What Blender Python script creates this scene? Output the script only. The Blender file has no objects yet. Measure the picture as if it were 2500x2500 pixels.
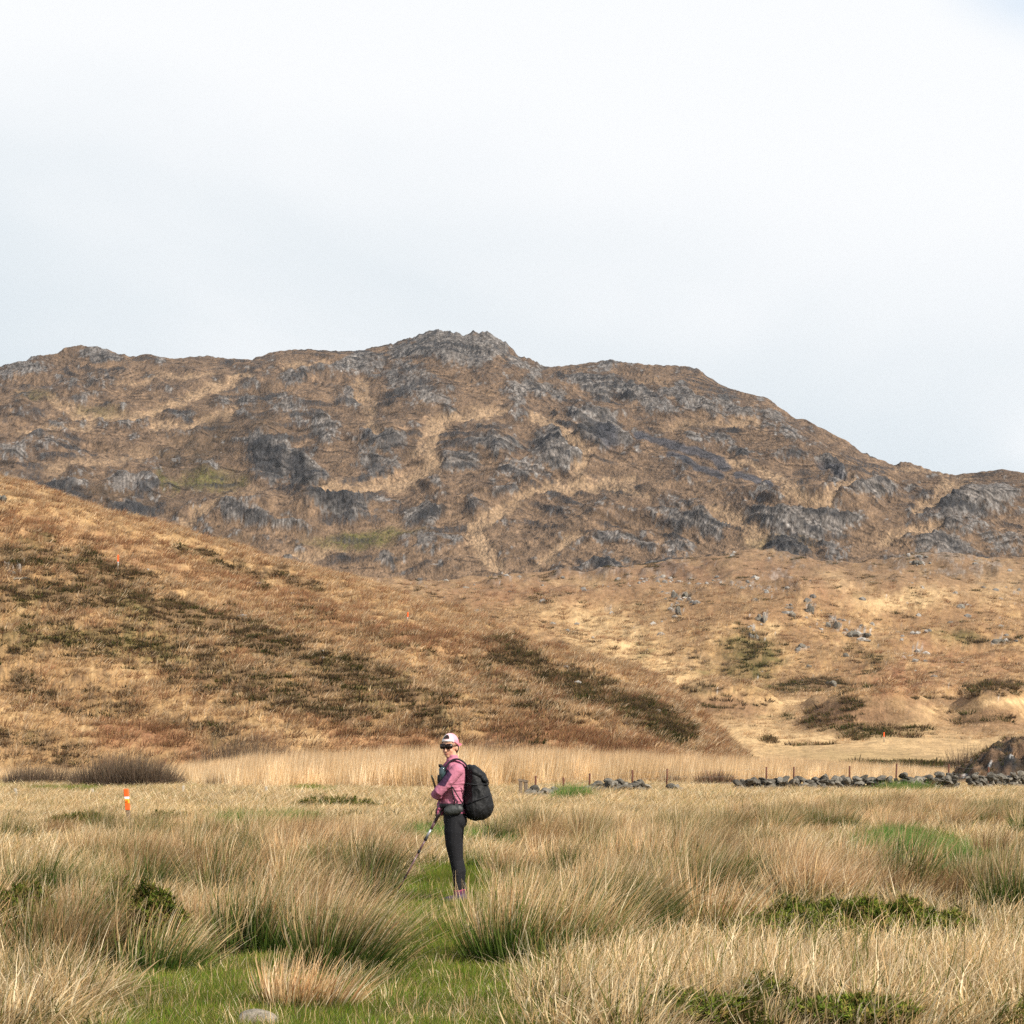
import bpy, bmesh, math, random
import numpy as np
from mathutils import Vector, Matrix, Euler

# ------------------------------------------------------------------ camera, light, exposure
SC = bpy.context.scene
F, HX, HY, CH = 5200.0, 1250.0, 1815.0, 1.6      # focal length and horizon in photo pixels, eye height in metres
cam_data = bpy.data.cameras.new('camera')
cam = bpy.data.objects.new('camera', cam_data)
SC.collection.objects.link(cam)
cam.location = (0, 0, CH)
cam.rotation_euler = (math.radians(90), 0, 0)
cam_data.sensor_width = 36.0
cam_data.lens = 36.0 * F / 2500.0
cam_data.shift_y = (HY - 1250.0) / 2500.0
cam_data.clip_start = 0.1
cam_data.clip_end = 9000
SC.camera = cam

SUN_AZ = math.radians(50)      # to the right of straight behind the camera
SUN_EL = math.radians(38)
sun_dir = Vector((math.sin(SUN_AZ) * math.cos(SUN_EL), -math.cos(SUN_AZ) * math.cos(SUN_EL), math.sin(SUN_EL)))
sl = bpy.data.lights.new('sun', 'SUN')
sl.energy = 5.0
sl.angle = math.radians(0.6)
sl.color = (1.0, 0.93, 0.82)
sun = bpy.data.objects.new('sun', sl)
SC.collection.objects.link(sun)
sun.rotation_euler = sun_dir.to_track_quat('Z', 'Y').to_euler()

world = bpy.data.worlds.new('World')
SC.world = world
world.use_nodes = True
wn, wl = world.node_tree.nodes, world.node_tree.links
wn.clear()
wo = wn.new('ShaderNodeOutputWorld')
bg = wn.new('ShaderNodeBackground'); bg.inputs['Strength'].default_value = 0.1
sky = wn.new('ShaderNodeTexSky'); sky.sky_type = 'NISHITA'; sky.sun_disc = False
sky.sun_elevation = SUN_EL
sky.sun_rotation = math.pi - SUN_AZ
sky.air_density = 1.0; sky.dust_density = 1.5; sky.ozone_density = 1.5
tc = wn.new('ShaderNodeTexCoord')
def W(kind, **kw):
    n = wn.new(kind)
    for k, v in kw.items(): setattr(n, k, v)
    return n
def wmath(op, a, b=None, c=None):
    n = W('ShaderNodeMath', operation=op)
    for i, v in enumerate((a, b, c)):
        if v is None: continue
        if isinstance(v, (int, float)): n.inputs[i].default_value = v
        else: wl.new(v, n.inputs[i])
    return n.outputs[0]
def wmix(f, a, b):
    n = W('ShaderNodeMix', data_type='RGBA')
    for k, v in (('Factor', f), ('A', a), ('B', b)):
        if isinstance(v, float): n.inputs[k].default_value = v
        elif isinstance(v, tuple): n.inputs[k].default_value = (*v, 1)
        else: wl.new(v, n.inputs[k])
    return n.outputs['Result']
def wrange(v, a, b):
    n = W('ShaderNodeMapRange', interpolation_type='SMOOTHSTEP'); n.inputs['From Min'].default_value = a; n.inputs['From Max'].default_value = b
    wl.new(v, n.inputs['Value']); return n.outputs['Result']
mp = wn.new('ShaderNodeMapping'); mp.inputs['Scale'].default_value = (1.0, 1.0, 2.4); mp.inputs['Location'].default_value = (0.35, 0.1, 0.22)
mp.inputs['Rotation'].default_value = (0, math.radians(20), 0)
wl.new(tc.outputs['Generated'], mp.inputs['Vector'])
n1 = wn.new('ShaderNodeTexNoise'); n1.inputs['Scale'].default_value = 3.4; n1.inputs['Detail'].default_value = 4; n1.inputs['Roughness'].default_value = 0.42
n1.inputs['Distortion'].default_value = 0.4
wl.new(mp.outputs['Vector'], n1.inputs['Vector'])
sx = wn.new('ShaderNodeSeparateXYZ'); wl.new(tc.outputs['Generated'], sx.inputs['Vector'])
nf = n1.outputs['Fac']
# brighter cloud above and to the right, thin blue-grey veil low on the left
h = wmath('MULTIPLY_ADD', sx.outputs['X'], 0.14, sx.outputs['Z'])
h = wmath('MULTIPLY_ADD', wmath('SUBTRACT', nf, 0.5), 0.22, h)
veil = wmix(wrange(h, 0.09, 0.27), (4.6, 5.15, 5.52), (6.4, 6.5, 6.62))
veil = wmix(wrange(nf, 0.50, 0.72), veil, (6.6, 6.65, 6.75))
# a gap of clear sky high on the right
dp = W('ShaderNodeVectorMath', operation='DISTANCE'); wl.new(tc.outputs['Generated'], dp.inputs[0]); dp.inputs[1].default_value = Vector((0.262, 1, 0.40)).normalized()
gap = wmath('MULTIPLY_ADD', wmath('SUBTRACT', nf, 0.5), -0.12, dp.outputs['Value'])
gapf = wrange(gap, 0.02, 0.085)
blue = wmix(wmath('ADD', 0.8, 0.0), sky.outputs['Color'], (3.7, 5.05, 6.5))
final = wmix(gapf, blue, veil)
# higher up the veil breaks and the clear sky shows, as it begins to do in the top right corner
brk = wrange(wmath('MULTIPLY_ADD', wmath('SUBTRACT', nf, 0.5), -0.6, sx.outputs['Z']), 0.44, 0.78)
clear = wmix(0.25, sky.outputs['Color'], (4.6, 5.3, 6.1))
final = wmix(brk, final, clear)
wl.new(final, bg.inputs['Color']); wl.new(bg.outputs['Background'], wo.inputs['Surface'])

SC.view_settings.view_transform = 'Standard'
SC.view_settings.look = 'None'
SC.view_settings.exposure = 0.6
SC.view_settings.gamma = 1.0
SC.view_settings.use_curve_mapping = False
SC.render.engine = 'CYCLES'
SC.cycles.use_denoising = False
SC.cycles.max_bounces = 5
SC.cycles.diffuse_bounces = 2
SC.cycles.glossy_bounces = 2
SC.cycles.transmission_bounces = 3
SC.cycles.volume_bounces = 0
SC.cycles.transparent_max_bounces = 6

# ------------------------------------------------------------------ helpers
random.seed(4); rng = np.random.default_rng(11)
COL = SC.collection

def link(o): COL.objects.link(o); return o

def tag(o, label=None, cat=None, group=None, kind=None):
    if label: o['label'] = label
    if cat: o['category'] = cat
    if group: o['group'] = group
    if kind: o['kind'] = kind
    return o

def empty(name, loc=(0, 0, 0), rz=0.0):
    o = bpy.data.objects.new(name, None)
    o.location = loc; o.rotation_euler = (0, 0, rz); o.empty_display_size = 0.2
    return link(o)

def mesh_np(name, V, faces, cols=None, mats=(), smooth=True):
    """V (n,3); faces (m,3) or (m,4) array"""
    V = np.asarray(V, np.float32); faces = np.asarray(faces, np.int32)
    me = bpy.data.meshes.new(name)
    me.vertices.add(len(V)); me.vertices.foreach_set('co', V.ravel())
    k = faces.shape[1]
    me.loops.add(faces.size); me.loops.foreach_set('vertex_index', faces.ravel())
    me.polygons.add(len(faces)); me.polygons.foreach_set('loop_start', np.arange(0, faces.size, k, dtype=np.int32))
    me.polygons.foreach_set('loop_total', np.full(len(faces), k, np.int32))
    me.update(calc_edges=True)
    if cols is not None:
        a = me.attributes.new('Col', 'FLOAT_COLOR', 'POINT')
        c = np.ones((len(V), 4), np.float32); c[:, :3] = cols
        a.data.foreach_set('color', c.ravel())
    for m in mats: me.materials.append(m)
    me.polygons.foreach_set('use_smooth', np.full(len(faces), smooth))
    me.update()
    return me

def obj(name, me, parent=None, loc=None):
    o = bpy.data.objects.new(name, me); link(o)
    if parent: o.parent = parent
    if loc is not None: o.location = loc
    return o

# ---- gradient noise in numpy
_perm = np.random.default_rng(3).permutation(256).astype(np.int32); _perm = np.concatenate([_perm, _perm])
_ang = np.random.default_rng(5).uniform(0, 2 * np.pi, 256); _gx, _gy = np.cos(_ang).astype(np.float32), np.sin(_ang).astype(np.float32)
def perlin(x, y):
    x = np.asarray(x, np.float32); y = np.asarray(y, np.float32)
    xi = np.floor(x).astype(np.int32); yi = np.floor(y).astype(np.int32)
    xf = x - xi; yf = y - yi
    u = xf * xf * xf * (xf * (xf * 6 - 15) + 10); v = yf * yf * yf * (yf * (yf * 6 - 15) + 10)
    def g(ix, iy, fx, fy):
        h = _perm[_perm[ix & 255] + (iy & 255)]
        return _gx[h] * fx + _gy[h] * fy
    a = g(xi, yi, xf, yf); b = g(xi + 1, yi, xf - 1, yf)
    c = g(xi, yi + 1, xf, yf - 1); d = g(xi + 1, yi + 1, xf - 1, yf - 1)
    return ((a + (b - a) * u) * (1 - v) + (c + (d - c) * u) * v) * 1.5
def fbm(x, y, oct=4, gain=0.5, off=0.0):
    s = 0; a = 1.0; n = 0
    for i in range(oct):
        s = s + a * perlin(x * 2 ** i + off + i * 17.3, y * 2 ** i + off * 1.7 + i * 9.1); n += a; a *= gain
    return s / n
def ridged(x, y, oct=4, gain=0.5, off=0.0):
    s = 0; a = 1.0; n = 0
    for i in range(oct):
        s = s + a * (1 - 2 * np.abs(perlin(x * 2 ** i + off + i * 17.3, y * 2 ** i + off * 1.7 + i * 9.1))); n += a; a *= gain
    return s / n
def sst(e0, e1, x):
    t = np.clip((x - e0) / (e1 - e0), 0, 1); return t * t * (3 - 2 * t)

def px(X, Y, Z):           # world point to photo pixel
    return HX + F * X / Y, HY - F * (Z - CH) / Y

# ---- node material helper
def mat(name, col=(0.5, 0.5, 0.5), rough=0.8, attr=False, noise=None, bump=None, spec=0.3, transl=0.0, rnd=0.0, metal=0.0, stretch=None):
    m = bpy.data.materials.new(name); m.use_nodes = True
    N, L = m.node_tree.nodes, m.node_tree.links
    b = N['Principled BSDF']; out = N['Material Output']
    b.inputs['Roughness'].default_value = rough
    b.inputs['Specular IOR Level'].default_value = spec
    b.inputs['Metallic'].default_value = metal
    if attr:
        a = N.new('ShaderNodeAttribute'); a.attribute_name = 'Col'; c = a.outputs['Color']
    else:
        a = N.new('ShaderNodeRGB'); a.outputs[0].default_value = (*col, 1); c = a.outputs[0]
    geo = N.new('ShaderNodeNewGeometry'); pos = geo.outputs['Position']
    if stretch:
        mpn = N.new('ShaderNodeMapping'); mpn.inputs['Scale'].default_value = stretch[0]; mpn.inputs['Rotation'].default_value = stretch[1]
        L.new(pos, mpn.inputs['Vector']); pos = mpn.outputs['Vector']
    def mul(c, fac_out, lo, hi, fmin=0.3, fmax=0.7):
        mr = N.new('ShaderNodeMapRange'); mr.inputs['From Min'].default_value = fmin; mr.inputs['From Max'].default_value = fmax
        mr.inputs['To Min'].default_value = lo; mr.inputs['To Max'].default_value = hi
        L.new(fac_out, mr.inputs['Value'])
        mm = N.new('ShaderNodeVectorMath'); mm.operation = 'SCALE'
        L.new(c, mm.inputs[0]); L.new(mr.outputs['Result'], mm.inputs['Scale'])
        return mm.outputs['Vector']
    def tnoise(sc, det=4, coord=None):
        t = N.new('ShaderNodeTexNoise'); t.inputs['Scale'].default_value = sc; t.inputs['Detail'].default_value = det
        t.inputs['Roughness'].default_value = 0.6
        L.new(coord or pos, t.inputs['Vector']); return t.outputs['Fac']
    for (sc, lo, hi) in (noise or ()):
        c = mul(c, tnoise(sc), lo, hi)
    if rnd:
        oi = N.new('ShaderNodeObjectInfo'); c = mul(c, oi.outputs['Random'], 1 - rnd, 1 + rnd, 0, 1)
    L.new(c, b.inputs['Base Color'])
    if bump:
        prev = None
        for (sc, dist) in bump:
            bn = N.new('ShaderNodeBump'); bn.inputs['Strength'].default_value = 1.0; bn.inputs['Distance'].default_value = dist
            L.new(tnoise(sc, 5), bn.inputs['Height'])
            if prev: L.new(prev.outputs['Normal'], bn.inputs['Normal'])
            prev = bn
        L.new(prev.outputs['Normal'], b.inputs['Normal'])
    if transl:
        t = N.new('ShaderNodeBsdfTranslucent'); L.new(c, t.inputs['Color'])
        d = N.new('ShaderNodeBsdfDiffuse'); L.new(c, d.inputs['Color'])
        ms = N.new('ShaderNodeMixShader'); ms.inputs[0].default_value = transl
        L.new(d.outputs[0], ms.inputs[1]); L.new(t.outputs[0], ms.inputs[2]); L.new(ms.outputs[0], out.inputs['Surface'])
    return m

# ------------------------------------------------------------------ terrain
# ground cover colours (albedo)
TAN = np.array((0.30, 0.186, 0.086)); BROWN = np.array((0.175, 0.103, 0.056)); PALE = np.array((0.45, 0.31, 0.16))
ROCK = np.array((0.070, 0.061, 0.054)); DROCK = np.array((0.014, 0.014, 0.015)); LROCK = np.array((0.27, 0.262, 0.25))
HEATH = np.array((0.042, 0.028, 0.016)); OLIVE = np.array((0.070, 0.064, 0.019)); GREEN = np.array((0.075, 0.115, 0.02))
RUST = np.array((0.225, 0.108, 0.058)); SLATE = np.array((0.040, 0.040, 0.046))

def I(x, pts):
    return np.interp(x, [p[0] for p in pts], [p[1] for p in pts])
CREST = [(-900, 1100), (0, 1210), (129, 1236), (259, 1275), (349, 1294), (427, 1320), (518, 1352), (647, 1391), (776, 1423), (906, 1456),
         (1100, 1507), (1203, 1540), (1294, 1572), (1423, 1605), (1527, 1643), (1617, 1682), (1682, 1734), (1734, 1779), (1786, 1829), (1830, 1858), (1900, 1866), (3400, 1862)]
CRESTD = [(-900, 235), (0, 230), (500, 238), (1000, 215), (1400, 180), (1812, 142), (2000, 140), (3400, 140)]
GOLD = [(-900, 1290), (0, 1330), (400, 1375), (650, 1408), (700, 1425), (950, 1440), (1250, 1437), (1379, 1421), (1638, 1399), (1832, 1370), (2026, 1379), (2220, 1392), (2479, 1418), (3400, 1430)]
SKY = [(-900, 1000), (-300, 940), (0, 900), (52, 890), (149, 883), (194, 864), (239, 856), (278, 864), (310, 874), (362, 876), (420, 878), (504, 871), (550, 877), (614, 880), (640, 870), (666, 861),
       (724, 855), (802, 859), (873, 860), (893, 854), (938, 845), (983, 835), (1015, 827), (1048, 811), (1067, 808), (1100, 814), (1132, 824), (1158, 814), (1203, 820), (1229, 841),
       (1250, 856), (1269, 874), (1295, 877), (1321, 895), (1347, 898), (1379, 895), (1425, 889), (1489, 882), (1548, 889), (1612, 895), (1677, 902), (1709, 909), (1748, 932), (1787, 958),
       (1813, 971), (1852, 973), (1877, 982), (1910, 1006), (1949, 1036), (2000, 1065), (2059, 1090), (2123, 1116), (2188, 1139), (2201, 1129), (2220, 1133), (2285, 1154), (2350, 1167),
       (2369, 1176), (2385, 1181), (2415, 1176), (2460, 1173), (2500, 1173), (2700, 1200), (3400, 1300)]
SKYD = [(-900, 1000), (0, 1050), (1300, 1120), (1700, 1060), (2100, 930), (2500, 830), (3400, 800)]

xp_cols = np.concatenate([np.linspace(-800, -20, 60)[:-1], np.linspace(-20, 2520, 900), np.linspace(2520, 3300, 60)[1:]])
def zof(y, Y): return CH + (HY - y) / F * Y

# masks: soft shapes given where they lie, warped so that their outlines are ragged
def mask(xp, yp, shapes, warp=14, edge=0.45, off=0.0, oc=4):
    wx = xp + warp * fbm(xp / 60, yp / 45, oc, 0.6, off) * 2; wy = yp + warp * 0.7 * fbm(xp / 60, yp / 45, oc, 0.6, off + 31) * 2
    m = np.zeros_like(xp, dtype=np.float32)
    for s in shapes:
        if s[0] == 'e':
            _, cx, cy, rx, ry, ang, k = s
            a = math.radians(ang); dx = wx - cx; dy = wy - cy
            q = np.sqrt(((dx * math.cos(a) + dy * math.sin(a)) / rx) ** 2 + ((-dx * math.sin(a) + dy * math.cos(a)) / ry) ** 2)
            m = np.maximum(m, k * (1 - sst(1 - edge, 1 + edge, q)))
        else:
            _, pts, w, k = s
            for (x0, y0), (x1, y1) in zip(pts[:-1], pts[1:]):
                L2 = (x1 - x0) ** 2 + (y1 - y0) ** 2
                t = np.clip(((wx - x0) * (x1 - x0) + (wy - y0) * (y1 - y0)) / L2, 0, 1)
                q = np.hypot(wx - (x0 + t * (x1 - x0)), (wy - (y0 + t * (y1 - y0))) * 1.3) / w
                m = np.maximum(m, k * (1 - sst(1 - edge, 1 + edge, q)))
    return m

# crags and slabs on the mountain: centre, radii, dip, strength
CRAGS = [('e', 1110, 850, 90, 40, 20, 1), ('e', 1010, 855, 60, 20, -18, .9), ('e', 1190, 845, 50, 30, 35, .9), ('e', 1270, 885, 30, 14, 20, .8), ('e', 235, 870, 50, 13, 5, .9),
         ('e', 60, 905, 70, 18, -5, .7), ('e', 870, 890, 70, 20, -15, .8), ('e', 720, 925, 60, 16, -20, .7), ('e', 1000, 940, 80, 45, 25, .6), ('e', 1070, 985, 45, 25, 30, .7),
         ('e', 1320, 960, 60, 18, 15, .8), ('e', 1255, 968, 35, 22, 10, .8), ('e', 1450, 945, 80, 22, 10, .8), ('e', 1560, 975, 90, 24, 18, .85), ('e', 1690, 985, 90, 20, 25, .85), ('e', 1800, 1010, 70, 16, 28, .8), ('e', 1890, 1035, 60, 14, 30, .7),
         ('e', 1450, 1030, 70, 26, 15, .8), ('e', 1470, 1060, 60, 26, 20, .9), ('e', 1370, 1105, 65, 40, 12, 1), ('e', 1210, 1090, 60, 22, 10, .85), ('e', 1275, 1150, 70, 18, 0, .6),
         ('e', 1120, 1130, 45, 22, 0, .7), ('e', 940, 1080, 45, 24, 20, .9), ('e', 930, 1150, 60, 30, 10, .75), ('e', 660, 1125, 60, 45, 50, 1), ('e', 740, 1160, 60, 28, 35, 1), ('e', 790, 1050, 45, 28, 40, .8),
         ('e', 860, 980, 30, 22, 20, .7), ('e', 600, 950, 28, 12, -10, .8), ('e', 700, 1000, 50, 28, 20, .6), ('e', 830, 1235, 80, 24, 15, 1), ('e', 590, 1265, 70, 16, 15, .95), ('e', 700, 1295, 50, 10, 5, .8),
         ('e', 330, 1185, 70, 18, 5, .7), ('e', 170, 1190, 50, 14, 0, .7), ('e', 365, 1190, 25, 18, 10, .8), ('e', 110, 1090, 90, 18, 0, .55), ('e', 30, 1110, 40, 20, 0, .6), ('e', 330, 1035, 60, 14, 8, .65), ('e', 200, 980, 60, 12, -15, .5), ('e', 250, 930, 50, 14, -5, .5),
         ('e', 320, 1255, 45, 18, 5, .9), ('e', 1030, 1265, 40, 22, -25, .9), ('e', 1160, 1230, 20, 22, -40, .6), ('e', 1240, 1210, 25, 14, 0, .6), ('e', 1410, 1250, 60, 12, 5, .4),
         ('e', 1700, 1285, 75, 24, 10, .9), ('e', 1660, 1345, 40, 20, 15, .7), ('e', 1560, 1335, 40, 16, 10, .6), ('e', 1620, 1395, 60, 14, -8, .9), ('e', 1480, 1398, 60, 9, 3, .9), ('e', 1380, 1250, 40, 14, 0, .4),
         ('e', 1950, 1285, 110, 34, 6, 1), ('e', 1910, 1345, 60, 22, 10, 1), ('e', 2070, 1275, 50, 20, 10, .8), ('e', 2130, 1200, 60, 22, -5, .85), ('e', 1660, 1235, 60, 16, 5, .5),
         ('e', 2380, 1230, 120, 34, -12, .9), ('e', 2300, 1345, 80, 30, 15, .8), ('e', 2460, 1330, 60, 26, 5, .6), ('e', 2330, 1290, 90, 20, 8, .7), ('e', 2040, 1345, 30, 20, 0, .6),
         ('e', 1930, 1115, 45, 13, 10, .5), ('e', 2030, 1150, 50, 12, 25, .8), ('e', 1815, 1112, 22, 14, 40, .8), ('e', 1950, 1200, 30, 12, 20, .7), ('e', 950, 1375, 30, 14, 10, .8), ('e', 1050, 1345, 60, 8, 0, .5),
         ('e', 880, 1450, 40, 9, 0, .8), ('e', 960, 1478, 30, 9, 5, .8), ('e', 1230, 1420, 50, 8, 0, .5), ('e', 560, 1000, 40, 20, 30, .5), ('e', 470, 1060, 60, 16, 0, .4), ('e', 2200, 1370, 60, 12, 0, .5), ('e', 2420, 1385, 60, 14, 0, .5)]
SLABS = [('s', [(1560, 1070), (1650, 1095), (1740, 1120), (1775, 1145)], 13, 1), ('s', [(1640, 1115), (1700, 1145), (1760, 1165)], 13, 1), ('s', [(1800, 1165), (1850, 1180), (1885, 1198)], 9, 1), ('e', 2030, 1155, 40, 10, 28, .8), ('e', 1480, 1075, 35, 22, 35, .9)]
DARKROCK = [('e', 640, 1130, 50, 45, 50, 1), ('e', 730, 1165, 50, 25, 35, .9), ('e', 830, 1240, 80, 18, 15, .9), ('e', 590, 1270, 60, 12, 15, .7), ('e', 320, 1262, 50, 18, 5, .9), ('e', 940, 1090, 45, 18, 20, .6), ('e', 920, 1165, 50, 20, 10, .6),
            ('e', 1030, 1270, 36, 18, -25, .7), ('e', 1910, 1350, 60, 18, 10, .7), ('e', 1620, 1400, 55, 10, -8, .8), ('e', 1190, 1100, 45, 12, 10, .5), ('e', 1850, 1370, 40, 14, 10, .6), ('e', 2300, 1250, 60, 14, -25, .6), ('e', 730, 930, 70, 12, -20, .6), ('e', 1450, 1060, 50, 12, 15, .6), ('e', 1820, 1115, 22, 12, 40, .8)]
PATHS = [('s', [(130, 975), (180, 1010), (240, 1030), (330, 1020), (400, 1000), (450, 975), (540, 950), (610, 920)], 9, .95), ('s', [(240, 1030), (200, 1045), (60, 1060)], 8, .6), ('s', [(380, 1040), (470, 1040), (570, 1010)], 9, .8), ('s', [(300, 940), (420, 925), (520, 915)], 6, .6),
         ('s', [(880, 940), (900, 990), (905, 1050), (930, 1060)], 9, .6), ('s', [(1200, 1010), (1130, 1025), (1060, 1040), (1040, 1090), (1060, 1140), (1020, 1170), (950, 1190), (800, 1200)], 13, .95), ('s', [(1060, 1035), (1000, 1120)], 8, .7),
         ('s', [(1230, 1010), (1150, 1020)], 8, .8), ('s', [(1310, 1020), (1380, 1060), (1430, 1110), (1420, 1160)], 11, .8), ('s', [(1540, 1185), (1400, 1190), (1290, 1205), (1230, 1250), (1150, 1300), (1190, 1360), (1215, 1390)], 13, .95),
         ('s', [(1520, 1190), (1590, 1210)], 8, .6), ('s', [(1400, 1310), (1360, 1350), (1320, 1380)], 10, .8), ('s', [(1760, 1250), (1830, 1290), (1850, 1320)], 16, .95), ('s', [(1790, 1130), (1850, 1155), (1900, 1170), (1950, 1225), (2010, 1235)], 10, .8),
         ('s', [(2330, 1185), (2290, 1220), (2250, 1250)], 14, 1), ('s', [(2300, 1298), (2220, 1305), (2160, 1325)], 9, 1), ('s', [(2070, 1190), (2020, 1215), (1990, 1235)], 10, .8), ('s', [(1640, 1050), (1750, 1040), (1850, 1050)], 7, .5),
         ('s', [(440, 1290), (500, 1250), (540, 1220)], 10, .7), ('s', [(640, 1370), (760, 1360), (840, 1345)], 8, .8), ('s', [(60, 1180), (0, 1175)], 10, .7), ('s', [(120, 1150), (220, 1130), (330, 1120), (420, 1110)], 12, .5), ('s', [(640, 1200), (560, 1215)], 8, .3),
         ('s', [(700, 890), (760, 895), (790, 885)], 6, .6), ('s', [(1560, 940), (1640, 950)], 5, .4), ('s', [(2180, 1145), (2290, 1160), (2360, 1172)], 6, .5)]
DARKH = [('e', 460, 1120, 80, 50, -20, .9), ('e', 540, 1070, 60, 50, 60, .7), ('e', 250, 1210, 160, 30, 12, .75), ('e', 180, 1240, 120, 22, 14, .8), ('e', 560, 1320, 60, 14, 0, .7), ('e', 1000, 1320, 60, 12, -5, .3), ('e', 640, 1020, 50, 40, 60, .5), ('e', 500, 1330, 50, 12, 5, .7)]
GREENM = [('e', 510, 1180, 60, 25, 0, .9), ('e', 400, 1180, 12, 20, 0, .9), ('e', 425, 1190, 12, 20, 0, .9), ('e', 890, 1320, 110, 16, -4, .95), ('e', 590, 1180, 22, 12, 20, .7), ('e', 90, 970, 40, 12, 0, .4), ('e', 1900, 1330, 70, 12, 0, .4), ('e', 240, 1010, 50, 10, 0, .4)]

def mountain_cover(xp, yp, X, Y):
    n1 = fbm(xp / 110, yp / 60, 5, .55, 2.0); n2 = fbm(xp / 34, yp / 20, 4, .6, 9.0); n3 = fbm(xp / 9, yp / 6, 3, .6, 4.0)
    wob = 14 * fbm(xp / 90, yp / 90, 2, .5, 77.0)
    def strata(deg, L, w, off):
        a = math.radians(deg); u = xp * math.cos(a) + yp * math.sin(a); v = -xp * math.sin(a) + yp * math.cos(a) + wob
        return ridged(u / L, v / w, 3, .6, off)
    kx = sst(900, 1250, xp + 80 * n1)                    # the strata lie flatter towards the right
    s1 = strata(40, 70, 16, 5.0) * kx + strata(66, 60, 16, 25.0) * (1 - kx)
    s2 = strata(48, 34, 7, 15.0) * kx + strata(74, 30, 7, 35.0) * (1 - kx)
    rk = mask(xp, yp, [(s_[0], s_[1], s_[2], s_[3] * 1.12, s_[4] * 1.25, s_[5], s_[6]) for s_ in CRAGS], 20, .55, 1.0)
    slab = mask(xp, yp, SLABS, 6, .3, 3.0)
    gen = sst(.0, .48, n1 * .9 + n2 * .4 + .03) * .72 * sst(1500, 1400, yp)
    path = np.clip(mask(xp, yp, [(s_[0], s_[1], s_[2] * 1.45, s_[3]) for s_ in PATHS], 17, .75, 7.0) * 1.1, 0, 1)
    dk = mask(xp, yp, DARKH, 24, .7, 12.0); gr = mask(xp, yp, GREENM, 16, .7, 14.0)
    cov = np.maximum(rk, gen) * (1 - path * .95) * (1 - gr * .85)
    rock = sst(.37, .56, cov * .62 + .16 * s1 + .14 * s2 + .22 * n2 + .22 * n3)
    drk = mask(xp, yp, DARKROCK, 14, .7, 6.0)
    # veins of pale grass running down between the crags
    a = math.radians(-24); u = xp * math.cos(a) + yp * math.sin(a); v = -xp * math.sin(a) + yp * math.cos(a)
    vein = sst(.55, .9, ridged(u / 170 + n1 * .3, v / 60, 3, .5, 44.0)) * sst(.1, -.2, n2)
    MB = np.array((.078, .052, .035)); MT = np.array((.160, .104, .063)); MD = np.array((.020, .015, .012))  # darker cover than on the hills: cloud shade put into the albedo
    c = MB + (MT - MB) * (sst(-.32, .32, -n1 * .5 + n3 * .45 - .25 * n2 - cov * .25 + .22 * sst(1200, 1400, yp)) * .85)[:, None]
    c = c + (MT * 1.12 - c) * (vein * .65)[:, None]
    c = c + (MD - c) * (sst(.15, .62, cov * .45 + n2 * .6 + n3 * .5) * .85)[:, None]
    c = c + (np.array((.27, .182, .108)) - c) * (np.clip(path * (.72 + n3 * 1.3 + n2 * 1.0), 0, .88))[:, None]
    c = c + (HEATH * 1.2 - c) * (np.clip(dk * (.75 + n3 * 1.4 + n2), 0, 1))[:, None]
    c = c + (OLIVE * 1.15 - c) * (np.clip(gr * (.8 + n3 * 1.2), 0, 1))[:, None]
    n4 = fbm(xp / 4.5, yp / 4, 2, .6, 24.0)
    tone = .75 + 1.5 * s2 + 1.0 * n3 + .6 * s1 + .9 * n4
    rc = ROCK * .88 * np.clip(tone, .12, 2.6)[:, None]
    rc = rc + (LROCK * .8 - rc) * (sst(.45, .9, s2 * .6 + n3 * .6 + .15) * sst(-.2, .3, n1 + .2) * .6)[:, None]
    rc = rc + (DROCK * np.clip(.9 + 1.3 * s2, .4, 4)[:, None] - rc) * (np.clip(drk * (1.15 + n3), 0, 1) * .9)[:, None]  # crag faces darkened in colour, as wet and shadowed rock
    c = c + (rc - c) * (rock * .95)[:, None]
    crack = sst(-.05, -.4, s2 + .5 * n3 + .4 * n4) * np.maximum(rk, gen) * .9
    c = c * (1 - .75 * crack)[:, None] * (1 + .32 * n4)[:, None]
    c = c + (SLATE * (1 + .35 * s2 + .2 * n3)[:, None] - c) * (slab * .9)[:, None]
    w1 = ridged(X / 30 + Y / 80, Y / 45, 3, .5, 3.0); w2 = ridged(X / 13, Y / 20, 3, .55, 7.0)
    n1s = fbm(xp / 110, yp / 60, 2, .5, 2.0)
    rks = mask(xp, yp, CRAGS, 16, .8, 1.0, 2)
    rb = np.clip(np.maximum(rks, sst(.0, .5, n1s) * .5) * (1 - path) * (1 - gr), 0, 1)
    relief = rb * (1.8 + 2.2 * w1 + 1.0 * w2 + .55 * s1) + .9 * w1 * (1 - rb) + .8 * w2 - path * .8 + .6 * drk * s1
    return np.clip(c, .008, 1), relief

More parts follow.
